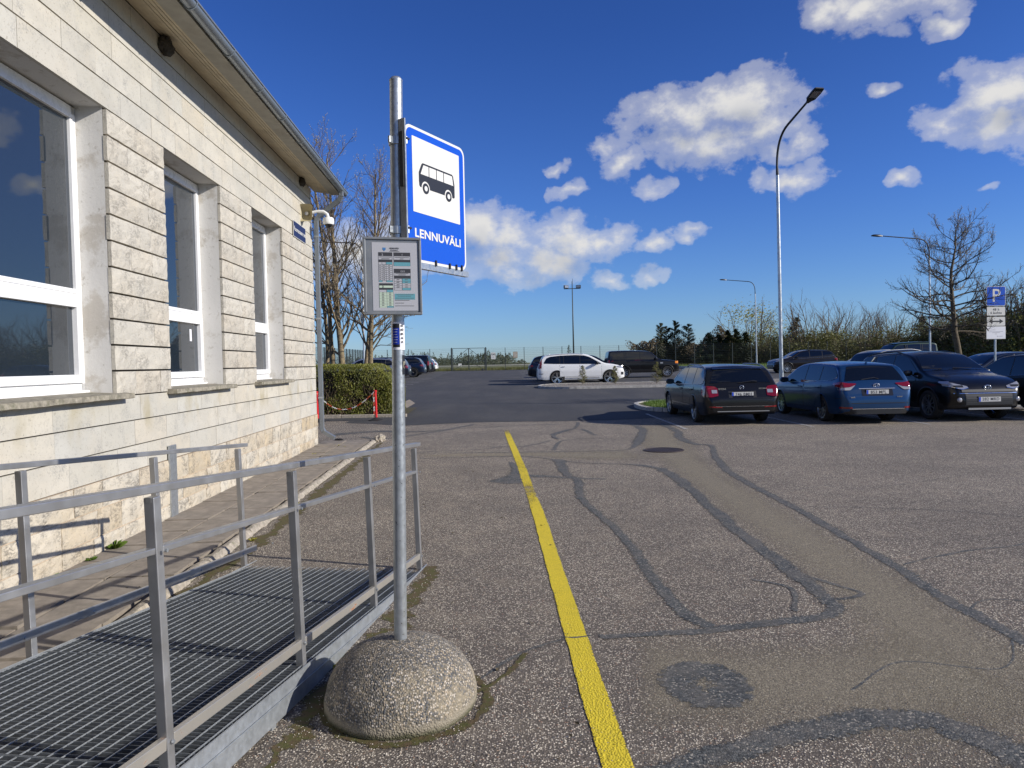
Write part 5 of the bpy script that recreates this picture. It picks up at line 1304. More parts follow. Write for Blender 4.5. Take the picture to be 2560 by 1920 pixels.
# --- large white SUV
def white_suv():
    L, W = 4.95, 1.93
    prof = [(-2.475, .62), (-2.47, .80), (-2.42, 1.02), (-2.36, 1.16), (-2.22, 1.50), (-2.10, 1.66), (-1.9, 1.70), (-1.2, 1.755), (-.4, 1.77), (.2, 1.74), (.50, 1.66), (1.0, 1.38), (1.32, 1.19), (1.8, 1.13), (2.2, 1.05), (2.38, .90), (2.46, .70), (2.475, .5)]
    belt = [(-2.475, 1.16), (-1.5, 1.13), (0, 1.10), (1.4, 1.07), (2.475, .98)]
    c = Car('suv', 'large white SUV in profile behind the planted island', 'cars parked by the island', (3.93, 40.45, gz(40.4)), -pi / 2, L, W, 1.77, prof, belt, 'paint_white', zs=.27, wb=2.984, fo=.86, wr=.385, rimr=.29, rp=(.36, .22), spokes=5, rim='rim_polished', tumble=.24)
    low = [(-2.12, 1.20), (-1.5, 1.17), (-.3, 1.15), (.9, 1.13), (1.12, 1.13)]; up = [(-2.12, 1.24), (-1.95, 1.50), (-1.75, 1.58), (-1.2, 1.635), (-.3, 1.655), (.2, 1.62), (.50, 1.52), (1.12, 1.16)]
    glasshouse(c, low, up, [-2.12, -1.20, -.98, -.06, 1.12], (1.22, .48, 1.04, .92), (-2.34, -2.16, .93, .84), trim=None)
    c.doors([(-1.22, -.10), (-.07, 1.15)], .44); c.handles([-1.02, .10], 1.0, 'satin_metal'); c.mirrors(.88, 1.12, 'black_trim', 1.15)
    c.end('tail_lamp', .66, .90, .95, 1.13, 'lamp_red', off=.012, mirror=True); c.side('tail_lamp_side', [(-2.42, .90), (-2.24, .94)], [(-2.42, 1.10), (-2.24, 1.13)], 'lamp_red', .010, 5, 4)
    c.side('tail_lamp_column', [(-2.36, 1.08), (-2.22, 1.12)], [(-2.36, 1.22), (-2.22, 1.50)], 'lamp_red', .010, 5, 5)
    c.side('headlamp_side', [(2.02, .93), (2.34, .88)], [(2.02, 1.0), (2.34, 1.02)], 'lamp_clear', .010, 5, 3); c.side('sill_trim', [(-.95, .36), (1.05, .36)], [(-.95, .385), (1.05, .385)], 'chrome', .012, 10, 1)
    c.side('side_reflector', [(-2.4, .60), (-2.15, .60)], [(-2.4, .63), (-2.15, .63)], 'grey_trim', .010, 4, 1); c.side('bumper_vent', [(2.25, .50), (2.40, .50)], [(2.25, .66), (2.40, .66)], 'black_trim', .010, 4, 3)
    c.end('lower_bumper', -.8, .8, .30, .45, 'black_trim', off=.008); c.plate('', .80); c.rails(-1.95, .1, 'satin_metal', .02, .0, False); c.fin(-1.7)
white_suv()
# --- boxy black off-roader
def boxy(name, label, group, loc, rz, paint, L=4.84, W=1.92, H=1.87, wb=2.885, wr=.385):
    q = L / 4.84; k = H / 1.87
    prof = [(a * q, b_ * k) for a, b_ in [(-2.42, .60), (-2.41, .9), (-2.40, 1.25), (-2.36, 1.50), (-2.30, 1.78), (-2.24, 1.85), (-1.2, 1.87), (-.6, 1.85), (.1, 1.82), (.42, 1.79), (.56, 1.74), (1.02, 1.30), (1.16, 1.22), (2.0, 1.16), (2.25, 1.10), (2.36, .98), (2.41, .75), (2.42, .55)]]
    belt = [(a * q, b_ * k) for a, b_ in [(-2.42, 1.20), (0, 1.18), (1.2, 1.15), (2.42, 1.08)]]
    c = Car(name, label, group, loc, rz, L, W, H, prof, belt, paint, zs=.34, wb=wb, fo=.83 * q, wr=wr, rimr=.23, rp=(.20, .13), spokes=9, clad=.52, tumble=.13)
    low = [(a * q, b_ * k) for a, b_ in [(-2.26, 1.25), (0, 1.24), (.95, 1.23)]]; up = [(a * q, b_ * k) for a, b_ in [(-2.26, 1.66), (-2.1, 1.74), (-.7, 1.75), (.3, 1.71), (.48, 1.66), (.95, 1.27)]]
    glasshouse(c, low, up, [x * q for x in (-2.26, -1.30, -1.18, -.24, .95)], (1.06 * q, .52 * q, 1.02, .94), (-2.385 * q, -2.31 * q, .94, .90), trim=None)
    c.doors([(-1.18 * q, -.26 * q), (-.22 * q, .93 * q)], .56); c.handles([-1.0 * q, -.05 * q], 1.08 * k); c.mirrors(.80 * q, 1.22 * k, paint, 1.1)
    c.end('tail_lamp', .74, .92, .85, 1.20, 'lamp_red', off=.010, mirror=True); c.side('tail_lamp_side', [(-2.38 * q, .85), (-2.26 * q, .85)], [(-2.38 * q, 1.22), (-2.26 * q, 1.22)], 'lamp_red', .009, 3, 4)
    c.side('headlamp_side', [(2.12 * q, .93), (2.32 * q, .93)], [(2.12 * q, 1.08), (2.32 * q, 1.08)], 'lamp_orange', .010, 4, 3); c.side('wing_vent', [(1.12 * q, .93), (1.30 * q, .93)], [(1.12 * q, 1.02), (1.30 * q, 1.02)], 'satin_metal', .010, 3, 2)
    c.end('headlamp', .56, .86, .88, 1.03, 'lamp_clear', e=1, off=.01, mirror=True); c.end('grille', -.5, .5, .84, 1.02, 'grey_trim', e=1, off=.01)
    return c
boxy('off_roader', 'black boxy off-roader in profile behind the large white SUV', 'cars parked by the island', (8.86, 47.95, gz(47.9)), -pi / 2, 'paint_black')
c = boxy('off_roader', 'dark green boxy off-roader with a long hardtop facing left', 'cars parked behind the grass strip', (26.0, 47.2, gz(47.2)), pi / 2, 'paint_green', L=4.6, W=1.79, H=2.02, wb=2.79, wr=.40)
c.top('roof_panel', -2.15, .40, .92, .92, 'paint_green', off=.05); 
# remaining cars of the central rows
c, q, k = suv('suv', 'dark SUV with a tow hook seen behind the rear of the large white SUV', 'cars parked by the island', (3.35, 45.7, gz(45.7)), -pi / 2, 'paint_navy', H=1.66, W=1.89)
m = MB(); m.tube([(0, -2.28, .40), (0, -2.42, .40), (0, -2.45, .47)], .02, 6); m.build('tow_hook', 'satin_metal', c.root)
c, q, k = suv('hatchback_car', 'white hatchback mostly hidden behind the large white SUV', 'cars parked by the island', (4.35, 43.1, gz(43.1)), pi / 2 + pi, 'paint_white', H=1.60, L=4.2, wb=2.55, rails=False, clad=.25)
c, q, k = suv('hatchback_car', 'dark blue hatchback roof between the white SUV and the black off-roader', 'cars parked by the island', (5.6, 51.0, gz(51)), -pi / 2, 'paint_darkblue', H=1.62, L=4.4)
# left row by the hedge, tails towards the lane
c, q, k = suv('suv', 'pale blue grey SUV above the hedge, nearest of the left row', 'cars parked left of the lane', (-9.75, 47.0, gz(47)), pi / 2, 'paint_paleblue', H=1.70)
c, q, k = suv('suv', 'dark roofed SUV just behind the pale blue grey one above the hedge', 'cars parked left of the lane', (-9.9, 52.4, gz(52.4)), pi / 2, 'paint_navy', H=1.70)
c, q, k = suv('suv', 'dark blue coupe style SUV with large wheels right of the bus stop post', 'cars parked left of the lane', (-9.55, 57.9, gz(57.9)), pi / 2, 'paint_darkblue', H=1.66, W=1.95, wr=.40, L=4.85, wb=2.95, rim='rim_polished')
c = boxy('off_roader', 'dark off-roader with white tailgate lettering in the left row', 'cars parked left of the lane', (-9.9, 64.5, gz(64.5)), pi / 2, 'paint_black', H=1.80)
c.text('OFFROAD', 0, 1.02, .13, 'sign_white'); c.end('tail_panel', -.3, .3, .5, .6, 'satin_metal', off=.02)
c, q, k = suv('suv', 'dark SUV with silver bumper near the far end of the left row', 'cars parked left of the lane', (-9.9, 69.0, gz(69)), pi / 2, 'paint_navy', H=1.66)
c, q, k = suv('hatchback_car', 'small white hatchback at the far end of the left row', 'cars parked left of the lane', (-9.75, 72.9, gz(72.9)), pi / 2, 'paint_white', H=1.45, L=4.1, rails=False, clad=.25)
# ------------------------------------------------------------------ street lamps and masts
def street_lamp(name, x, y, H, arm, label, lean=(0, 0), r0=.075, r1=.035, headlen=.62, split=.86):
    z0 = gz(y); t = empty(name, (x, y, z0), 0, label, 'street lamp', 'street lamps of the car park')
    A = Vector(arm); top = Vector((lean[0], lean[1], H)); m = MB(); n = 8
    m.tube([(0, 0, 0), (0, 0, 1.1), (0, 0, 1.101), tuple(top * split)], [r0, r0 * .97, r0 * .80, r0 * .55 + r1 * .3], 14); m.build('post', 'lamp_galv', t, smooth=True, sharp=40)
    pts = [top * split]; a0 = top * split; bend = top; end = top + A; k = .9
    for i in range(n + 1):
        u = i / n; c0 = bend - Vector((0, 0, min(k, H * (1 - split) * .95))); c1 = bend + A.normalized() * min(.7, A.length * .4)
        pts.append((c0 * (1 - u) ** 2 + bend * 2 * u * (1 - u) + c1 * u * u))
    pts.append(end); m = MB(); m.tube(pts, [r0 * .55 + r1 * .3] + [r1 * 1.05] * (len(pts) - 2) + [r1 * .85], 10); m.build('bracket_arm', 'lamp_dark', t, smooth=True, sharp=50)
    d = A.normalized(); s = d.cross(Vector((0, 0, 1))).normalized(); u = s.cross(d)
    M = Matrix(((s.x, d.x, u.x, end.x), (s.y, d.y, u.y, end.y), (s.z, d.z, u.z, end.z), (0, 0, 0, 1)))
    m = MB(); rows = []
    for (yy, w, zt, zb) in ((-.06, .04, .035, -.035), (.04, .07, .05, -.045), (.14, .14, .065, -.05), (.42, .16, .055, -.045), (headlen - .04, .15, .035, -.038), (headlen, .13, .0, -.03)):
        rows.append([tuple(M @ Vector(p)) for p in ((-w, yy, zb), (w, yy, zb), (w, yy, 0), (w * .6, yy, zt), (-w * .6, yy, zt), (-w, yy, 0))])
    m.grid(rows, closed=True); m.quad(rows[-1]); m.quad(rows[0][::-1]); m.build('lamp_head', 'lamp_dark', t, smooth=True, sharp=35)
    m = MB(); m.box(-.11, .11, .22, headlen - .12, -.056, -.046, M=M); m.build('light_window', 'lamp_clear', t)
    return t
street_lamp('street_lamp', 8.86, 23.0, 8.70, (.28, -1.75, .52), 'tall galvanised street lamp rising between the dark grey and blue estate cars', lean=(-.09, 0))
street_lamp('street_lamp', 26.9, 45.0, 8.55, (-3.1, -.1, .28), 'street lamp with a long level arm left of the bare tree', lean=(-.05, 0))
street_lamp('street_lamp', 24.5, 70.0, 8.4, (-2.9, -.1, .25), 'most distant street lamp with a level arm, in front of the yellow green tree', lean=(-.1, 0))
street_lamp('street_lamp', -9.05, 43.0, 8.75, (-3.0, .0, .10), 'street lamp seen through the bare trees left of the timetable', lean=(.05, 0))
fm = empty('floodlight_mast', (7.12, 80, gz(80)), 0, 'thin mast with two floodlights on a crossbar beyond the fence', 'floodlight mast')
m = MB(); m.tube([(0, 0, 0), (-.05, 0, 9.9)], [.10, .045], 8); m.build('mast', 'fence_steel', fm, smooth=True)
m = MB(); m.beam((-1.0, 0, 9.05), (.9, 0, 9.08), .08, .08); m.build('crossbar', 'fence_steel', fm)
for x, r in ((-.75, .4), (.65, -.4)):
    e = empty('floodlight', (x, -.05, 9.28), r); e.parent = fm
    m = MB(); m.box(-.27, .27, -.12, .12, -.17, .17); m.build('housing', 'lamp_dark', e, bevel=.03)
    m = MB(); m.box(-.22, .22, -.135, -.122, -.13, .13); m.build('lens', 'lamp_clear', e)
m = MB(); m.tube([(0, 0, 9.9), (0, 0, 10.2)], .02, 5); m.build('rod', 'fence_steel', fm)

# ------------------------------------------------------------------ parking sign
ps = empty('parking_sign', (15.02, 21.75, gz(21.75)), radians(2), 'blue P parking sign with white plates reading 48 h 6 kohta and a double arrow', 'sign')
m = MB(); m.tube([(0, 0, 0), (0, 0, 3.62)], .03, 12); m.build('post', 'lamp_galv', ps, smooth=True, sharp=50)
def plate(par, name, zc, w, h, r, border, base, fill, z_off=-.035):
    e = empty(name, (0, z_off, zc), 0); e.parent = par
    m = MB(); m.poly(rrect(w, h, r), 0, .003, M=Mxz); m.build('plate_edge', border, e)
    m = MB(); m.poly(rrect(w - .012, h - .012, r * .8), .0035, .0045, M=Mxz); m.build('plate_face', fill, e)
    return e
e = plate(ps, 'parking_plate', 3.33, .30, .30, .045, 'sign_white', None, 'sign_blue')
o = link('letter', text_mesh('P', .56, 'sign_white', .0006, .004), e); o.rotation_euler = (radians(90), 0, 0); o.location = (0, -.006, 0)
e = plate(ps, 'time_plate', 2.865, .30, .145, .03, 'sign_black', None, 'sign_white')
for s_, z in (('48 h', .048), ('6 kohta', -.052)):
    o = link('lettering', text_mesh(s_, .105, 'sign_black', .0006, .0012, spacing=1.12), e); o.rotation_euler = (radians(90), 0, 0); o.location = (0, -.006, z)
e = plate(ps, 'arrow_plate', 2.55, .30, .15, .03, 'sign_black', None, 'sign_white')
m = MB(); m.poly([(-.235, 0), (-.11, -.075), (-.11, -.022), (.11, -.022), (.11, -.075), (.235, 0), (.11, .075), (.11, .022), (-.11, .022), (-.11, .075)], .005, .006, M=Mxz); m.build('double_arrow', 'sign_black', e)
e = plate(ps, 'notice_plate', 2.20, .305, .195, .006, 'sign_white', None, 'sticker_white')
m = MB()
for (x0, x1, z) in ((-.24, -.02, .085), (-.22, .22, .03), (-.12, .12, .0), (-.04, .03, -.04), (.07, .21, -.11)): m.box(x0, x1, -.0062, -.0052, z - .006, z + .006)
m.box(.04, .06, -.0062, -.0052, -.125, -.095); m.beam((-.10, -.0055, .10), (.02, -.0055, .16), .002, .01, up=Vector((0, 1, 0)))
m.build('notice_print', 'print_grey', e)

# ------------------------------------------------------------------ fence, gate and the notices on it
def fence_run(name, x0, y0, x1, y1, h, n, label, wire='fence_steel', gap=None):
    t = empty(name, (0, 0, 0), 0, label, 'fence'); A = Vector((x0, y0, 0)); B = Vector((x1, y1, 0)); d = (B - A) / n
    m = MB(); m.box(-.03, .03, -.03, .03, -.1, h); pm_ = m.mesh('post', 'fence_steel')
    L = d.length; m = MB()
    for k in range(13): m.box(.02, L - .02, -.004, .004, .08 + k * (h - .12) / 12 - .004, .08 + k * (h - .12) / 12 + .004)
    nv = int(L / .11)
    for k in range(1, nv): m.box(k * L / nv - .0022, k * L / nv + .0022, -.006, -.001, .06, h - .03)
    wm = m.mesh('mesh_panel', wire)
    for i in range(n + 1):
        p = A + d * i; o = link('post', pm_, t); o.location = (p.x, p.y, gz(p.y))
        if i < n and not (gap and gap(p, p + d)):
            q = p + d; o = link('mesh_panel', wm, t); o.location = (p.x, p.y, gz(p.y)); dz_ = gz(q.y) - gz(p.y)
            o.rotation_euler = (0, -atan2(dz_, L), atan2(d.y, d.x))
    return t
FY = 75.2
gx0, gx1 = -6.35, -2.82
fence_run('mesh_fence', -15.6, FY, gx0 - .12, FY, 2.42, 4, 'green grey wire mesh fence left of the double gate')
fence_run('mesh_fence', gx1 + .12, FY, 40.0, FY, 2.42, 21, 'long green grey wire mesh fence right of the double gate')
fence_run('mesh_fence', -10.3, 36.0, -15.6, FY, 2.42, 15, 'wire mesh fence running back from the hedge to the far corner')
gt = empty('double_gate', (0, FY - .02, gz(FY)), 0, 'double leaf steel frame gate with diagonal braces in the far fence', 'gate')
for x in (gx0 - .06, gx1 + .06): m = MB(); m.box(x - .06, x + .06, -.06, .06, -.1, 2.5); m.build('gate_post', 'fence_steel', gt)
for s_ in (0, 1):
    xa, xb = (gx0 + .06, (gx0 + gx1) / 2 - .02) if s_ == 0 else ((gx0 + gx1) / 2 + .02, gx1 - .06)
    e = empty('gate_leaf', (0, 0, 0)); e.parent = gt
    m = MB(); zb, zt, zm = .08, 2.42, 1.05
    for z in (zb, zm, zt): m.beam((xa, 0, z), (xb, 0, z), .05, .05)
    for x in (xa, xb): m.beam((x, 0, zb), (x, 0, zt), .055, .055)
    hin, mid = (xa, xb) if s_ == 0 else (xb, xa)
    m.beam((mid, 0, zt), (hin, 0, zm), .04, .04); m.beam((mid, 0, zm), (hin, 0, zb), .04, .04); m.build('leaf_frame', 'fence_steel', e)
    m = MB()
    for k in range(1, 13): m.box(xa, xb, .01, .016, zb + k * .18 - .003, zb + k * .18 + .003)
    for k in range(1, 15): x = xa + (xb - xa) * k / 15; m.box(x - .002, x + .002, .016, .02, zb, zt)
    m.build('mesh_infill', 'fence_steel', e)
o = lump('gate_lock_box', (gx1 - .3, FY - .1, gz(FY) + .10), (.13, .1, .1), 'black_plastic', 2, .2); tag(o, 'dark block on the ground at the right foot of the double gate', 'block')
nb_ = empty('fence_notice', (-1.95, FY - .05, gz(FY) + 1.55), 0, 'white security company notice with black figures on the far fence', 'sign')
m = MB(); m.box(-.24, .24, -.01, .0, -.36, .36); m.build('board', 'sign_white', nb_)
o = link('lettering', text_mesh('G4S', .26, 'sign_black', .001, .003), nb_); o.rotation_euler = (radians(90), 0, 0); o.location = (0, -.012, .15)
m = MB(); m.box(-.08, .08, -.012, -.0105, -.18, -.10); m.build('print', 'print_grey', nb_)
nb_ = empty('fence_notice', (.42, FY - .05, gz(FY) + 1.62), 0, 'yellowish text notice hanging on the far fence', 'sign')
m = MB(); m.box(-.24, .24, -.01, .0, -.33, .33); m.build('board', 'sand', nb_)
m = MB()
for k in range(5): m.box(-.18, .18, -.012, -.0105, .2 - k * .1, .23 - k * .1)
m.build('print_rows', 'sign_white', nb_)
# airfield beyond
strip_sheet('runway', -250, 260, [225, 262], .02, 'runway_concrete')
m = MB(); m.box(-.5, .5, -.3, .3, 0, .8); o = m.build('runway_marker', 'sign_white', loc=(-15.5, 210, gz(210))); tag(o, 'tiny white marker box standing on the airfield behind the gate', 'marker')

# ------------------------------------------------------------------ plants
class Tree:
    """collects tapered limbs (thick ones apart from twigs) and bud or leaf faces"""
    def __init__(s, seed): s.r = random.Random(seed); s.big = MB(); s.fine = MB(); s.lf = MB(); s.cut = .022
    def limb(s, p, d, L, r, seg, curve, up, sides=None, r_end=.35):
        pts = [p.copy()]; d = d.normalized()
        for i in range(seg):
            d = (d + Vector((s.r.gauss(0, curve), s.r.gauss(0, curve), s.r.gauss(0, curve) + up))).normalized(); pts.append(pts[-1] + d * L / seg)
        rad = [r * (1 - (1 - r_end) * i / seg) for i in range(seg + 1)]
        mb = s.big if r > s.cut else s.fine
        mb.tube(pts, rad, sides or (8 if r > .05 else 5 if r > .012 else 3), cap=False); return pts, rad
    def leaf(s, p, size, up=.0):
        a = Vector((s.r.gauss(0, 1), s.r.gauss(0, 1), s.r.gauss(0, 1))).normalized(); b = a.orthogonal().normalized() * s.r.uniform(.35, .6)
        s.lf.quad([p - b * size, p + a * size * .5 - b * 0, p + b * size, p - a * size * .6])
    def branchy(s, p, d, L, r, depth, spread, up, curve=.10, kids=(5, 7), shrink=.52, bud=.012, start=.25, leafp=1.):
        seg = max(3, int(4 + depth)); pts, rad = s.limb(p, d, L, r, seg, curve, up)
        if depth == 0:
            if s.r.random() < leafp: s.leaf(pts[-1], bud); 
            if s.r.random() < leafp * .7: s.leaf(pts[-2], bud * .8)
            return
        n = s.r.randint(*kids)
        for k in range(n):
            t = start + (1 - start) * (k + s.r.random()) / n; i = min(int(t * seg), seg - 1); q = pts[i].lerp(pts[i + 1], t * seg - i)
            ax = (pts[i + 1] - pts[i]).normalized(); o = ax.orthogonal().normalized(); o.rotate(Matrix.Rotation(s.r.uniform(0, 2 * pi), 3, ax))
            dd = (ax * cos(spread) + o * sin(spread)).normalized() + Vector((0, 0, up * 1.2))
            s.branchy(q, dd, L * shrink * s.r.uniform(.65, 1.15) * (1.1 - .45 * t), max(rad[i] * .56, .0048), depth - 1, spread * s.r.uniform(.8, 1.1), up, curve * 1.15, kids, shrink, bud, .15, leafp)
        if s.r.random() < leafp: s.leaf(pts[-1], bud)
    def build(s, name, loc, label, cat, bark='bark', twig='twig', leaf='leaf_bud', group=None, rz=0, trunkname='trunk', crown='crown'):
        t = empty(name, loc, rz, label, cat, group)
        if s.big.v: s.big.build(trunkname, bark, t, smooth=True)
        c = s.fine.build(crown, twig, t, smooth=True) if s.fine.v else None
        if s.lf.v: s.lf.build('leaves' if leaf != 'leaf_bud' else 'buds', leaf, c or t)
        return t
# left group: stems rise steeply behind the hedge, crown open and twiggy
def steep_tree(seed, loc, stems, label):
    T = Tree(seed)
    for (p, d, L, r, curve, lo) in stems:
        pts, rad = T.limb(Vector(p), Vector(d), L, r, 11, curve, .03, 9, .22)
        n = 30
        for k in range(n):
            t = lo + (1 - lo) * (k + T.r.random()) / n; i = min(int(t * 11), 10); q = pts[i].lerp(pts[i + 1], t * 11 - i); ax = (pts[i + 1] - pts[i]).normalized()
            o = ax.orthogonal().normalized(); o.rotate(Matrix.Rotation(T.r.uniform(0, 2 * pi), 3, ax)); sp = T.r.uniform(.55, 1.05)
            dd = ax * cos(sp) + o * sin(sp) + Vector((0, 0, .12))
            T.branchy(q, dd, T.r.uniform(1.5, 2.9) * (1.2 - .72 * t), max(rad[i] * .42, .012), 2, .62, .085, .13, (5, 7), .48, .030, .15)
    return T.build('bare_tree', loc, label, 'tree')
steep_tree(11, (-5.4, 24.2, .05), [((-.35, 0, 0), (-.02, .02, 1), 8.9, .125, .035, .20), ((.05, .25, 0), (.16, .05, 1), 7.6, .085, .045, .24), ((.38, -.1, 0), (.13, -.05, 1), 8.1, .10, .045, .24)], 'multi stemmed budding tree behind the hedge left of the bus stop post')
steep_tree(23, (-6.1, 24.7, .05), [((-.12, 0, 0), (-.13, .02, 1), 8.7, .10, .05, .26), ((-.5, .6, 0), (-.10, .02, 1), 8.8, .09, .045, .35)], 'leaning budding tree right behind the downpipe at the building corner')
# right bare tree
T = Tree(5)
pts, rad = T.limb(Vector((0, 0, -.05)), Vector((.02, 0, 1)), 2.35, .105, 6, .05, .0, 10, .80)
p0 = pts[-1]; pts2, rad2 = T.limb(p0, Vector((.04, 0, 1)), 3.15, .084, 8, .05, .02, 8, .2)
for k in range(38):
    t = k / 38; i = min(int(t * 8), 7); q = pts2[i].lerp(pts2[i + 1], t * 8 - i)
    a = k * 2.4 + T.r.uniform(-.3, .3); el = .05 + .5 * t + T.r.uniform(-.15, .15); dd = Vector((cos(a) * cos(el), sin(a) * cos(el), sin(el)))
    T.branchy(q, dd, 1.66 * (1.15 - .50 * t) * T.r.uniform(.8, 1.15), max(rad2[i] * .42, .014), 2, .62, .075, .16, (7, 10), .46, .028, .12)
T.build('bare_tree', (14.5, 22.5, gz(22.5)), 'leafless tree with a wide crown between the street lamp and the parking sign', 'tree', bark='bark_dark', twig='twig_dark')

def shrub(seed, h, w, leaf, twig='twig', dens=1., leafsz=.07, stems=9, name='shrub', nl=1500, bare=.35):
    """multi stem bush: arching stems, twigs and loose leaf clumps"""
    T = Tree(seed); T.cut = .03
    for k in range(stems):
        a = 2 * pi * k / stems + T.r.uniform(-.3, .3); sp = T.r.uniform(.05, .55) * w / h
        d = Vector((cos(a) * sp, sin(a) * sp, 1)); p = Vector((cos(a) * .15 * w, sin(a) * .15 * w, 0))
        T.branchy(p, d, h * T.r.uniform(.7, 1.0), .045 * h / 5, 2, .5, .03, .07, (7, 9), .42, leafsz * .5, .2, .5)
    cl = [Vector((T.r.gauss(0, .24) * w, T.r.gauss(0, .24) * w, h * T.r.uniform(.05, 1.0 - bare * .35))) for _ in range(int(26 * dens))]
    for _ in range(int(nl * dens)):
        c = T.r.choice(cl); p = c + Vector((T.r.gauss(0, .13) * w, T.r.gauss(0, .13) * w, T.r.gauss(0, .09) * h))
        if p.z > .02: T.leaf(p, leafsz * T.r.uniform(.6, 1.4))
    return T
def conifer(seed, h, w, nl=2600, leafsz=.10, columnar=False):
    T = Tree(seed); T.cut = .02
    T.limb(Vector((0, 0, 0)), Vector((0, 0, 1)), h, .05 * h / 4, 6, .015, 0, 6, .15)
    n = 46
    for k in range(n):
        t = (k + T.r.random()) / n; z = h * (.04 + .94 * t); R = w * .5 * (1 - t) ** (.45 if columnar else .8) * T.r.uniform(.65, 1.15) + .05; a = T.r.uniform(0, 2 * pi)
        d = Vector((cos(a), sin(a), .35 if not columnar else 1.1)).normalized(); L = R * (1.0 if not columnar else 1.25); pts, _ = T.limb(Vector((0, 0, z)), d, L, .012, 4, .08, .05, 3)
        for _ in range(int(nl / n)):
            u = T.r.random() ** .7; p = Vector((0, 0, z)) + d * (L * u) + Vector((T.r.gauss(0, .07), T.r.gauss(0, .07), T.r.gauss(0, .07))) * (w * .9 * (1 - t * .6)) * (.5 + .6 * u)
            T.leaf(p, leafsz * T.r.uniform(.6, 1.3))
    return T
PROTO = {}
def proto(key, T, name, cat, twig='twig', leaf='leaf_olive'):
    o = T.build(name, (0, 0, -50), None, None, 'bark', twig, leaf); PROTO[key] = (o, cat, [False])
def place(key, x, y, sx, sz, rz, label, group):
    o, cat, used = PROTO[key]
    if used[0]: o = copy_tree(o)
    used[0] = True; o.location = (x, y, gz(y) - .02); o.scale = (sx, sx, sz); o.rotation_euler = (0, 0, rz); tag(o, label, cat, group); return o
for i in range(3): proto('con%d' % i, conifer(40 + i, 5., 2.6, 8500, .085), 'conifer_tree', 'tree', leaf='leaf_conifer')
for i in range(2): proto('col%d' % i, conifer(50 + i, 6., 1.9, 7000, .075, True), 'slender_tree', 'tree', leaf='leaf_far')
for i in range(4): proto('bush%d' % i, shrub(60 + i, 5.2, 5.2, 'leaf_olive', nl=5200, leafsz=.13, dens=1.2), 'bushy_tree', 'tree', leaf='leaf_olive')
for i in range(2): proto('brown%d' % i, shrub(70 + i, 5.4, 5., 'leaf_brown', nl=3600, leafsz=.12, bare=.6), 'twiggy_tree', 'tree', 'twig_red', 'leaf_brown')
for i in range(2): proto('bare%d' % i, shrub(80 + i, 6.3, 6., 'leaf_brown', nl=500, leafsz=.07, bare=1., stems=15, dens=1.), 'bare_shrub_tree', 'tree', 'twig', 'leaf_bud')
proto('yel', shrub(90, 6.2, 4.4, 'leaf_yellow', nl=3000, leafsz=.11, bare=.1, stems=8), 'birch_tree', 'tree', 'twig', 'leaf_yellow')
rr = random.Random(12)
def W(px, y): return (px - 1280) / FPX * y * 1.0
def pl_(key, px, y, topz, wid, label, group=None):
    if key[:3] in ('bus', 'bro') and px < 2500: topz *= .86
    """px: bearing of the plant in the photograph; y: distance; topz: height above ground"""
    base = {'con': (5., 2.3), 'col': (6., 1.5), 'bus': (5.2, 5.2), 'bro': (5.4, 5.), 'bar': (6.3, 6.), 'yel': (6.2, 4.4)}[key[:3]]
    return place(key, W(px, y), y, wid / base[1], topz / base[0], rr.uniform(0, 6.28), label, group)
pl_('col0', 1653, 92, 5.6, 1.9, 'slender dark tree at the left end of the row behind the black off-roader'); pl_('col1', 1668, 93, 5.2, 2.2, 'second slender tree behind the front of the black off-roader')
pl_('col0', 1690, 92, 5.9, 2.3, 'tallest slender tree of the small group behind the black off-roader'); pl_('col1', 1722, 92, 5.4, 2.6, 'rightmost slender tree of the group behind the black off-roader')
pl_('bush0', 1630, 98, 2.6, 4, 'low olive bush left of the slender tree group'); pl_('bush1', 1700, 96, 3.0, 7, 'low olive bush at the foot of the slender tree group')
G1 = 'dark juniper like conifers behind the dark grey estate car'
for i, (px, h, w) in enumerate(((1752, 2.6, 2.2), (1772, 3.9, 2.8), (1800, 3.7, 3.2), (1822, 4.1, 2.8), (1842, 4.3, 3.0), (1866, 3.9, 3.2), (1788, 3.0, 3.0), (1855, 3.0, 3.6), (1815, 3.2, 3.4))):
    pl_('con%d' % (i % 3), px, 82 + (i % 3), h, w, 'dark juniper like conifer in the clump behind the dark grey estate car', G1)
pl_('yel', 1885, 88, 7.2, 7.0, 'yellow green budding tree behind the most distant street lamp'); pl_('bush2', 1905, 84, 4.3, 5, 'olive bush at the foot of the yellow green tree')
pl_('bush3', 1940, 90, 4.8, 5, 'olive brown bush right of the yellow green tree'); pl_('con1', 1992, 86, 5.7, 3.8, 'lone dark conifer right of the tall street lamp'); pl_('brown0', 1968, 92, 4.6, 5, 'reddish twiggy tree behind the lone dark conifer')
pl_('bare0', 2055, 84, 7.6, 8.5, 'large fan shaped leafless tree right of the lone dark conifer'); pl_('bush0', 2045, 80, 4.6, 8, 'wide olive bush under the fan shaped leafless tree')
pl_('bare1', 2140, 86, 6.8, 6, 'leafless thin tree above the black crossover'); pl_('bare0', 2215, 82, 6.6, 7.5, 'gnarled leafless tree above the green off-roader'); pl_('brown1', 2180, 88, 5.0, 6, 'reddish twiggy tree above the green off-roader')
pl_('bush1', 2110, 78, 3.6, 6, 'olive bush above the black crossover'); pl_('bush2', 2270, 76, 4.3, 6, 'olive bush behind the street lamp with a long level arm'); pl_('con2', 2305, 80, 5.2, 3.4, 'dark conifer behind the street lamp with a long level arm')
G2 = 'dense olive and brown trees right of the leafless tree'
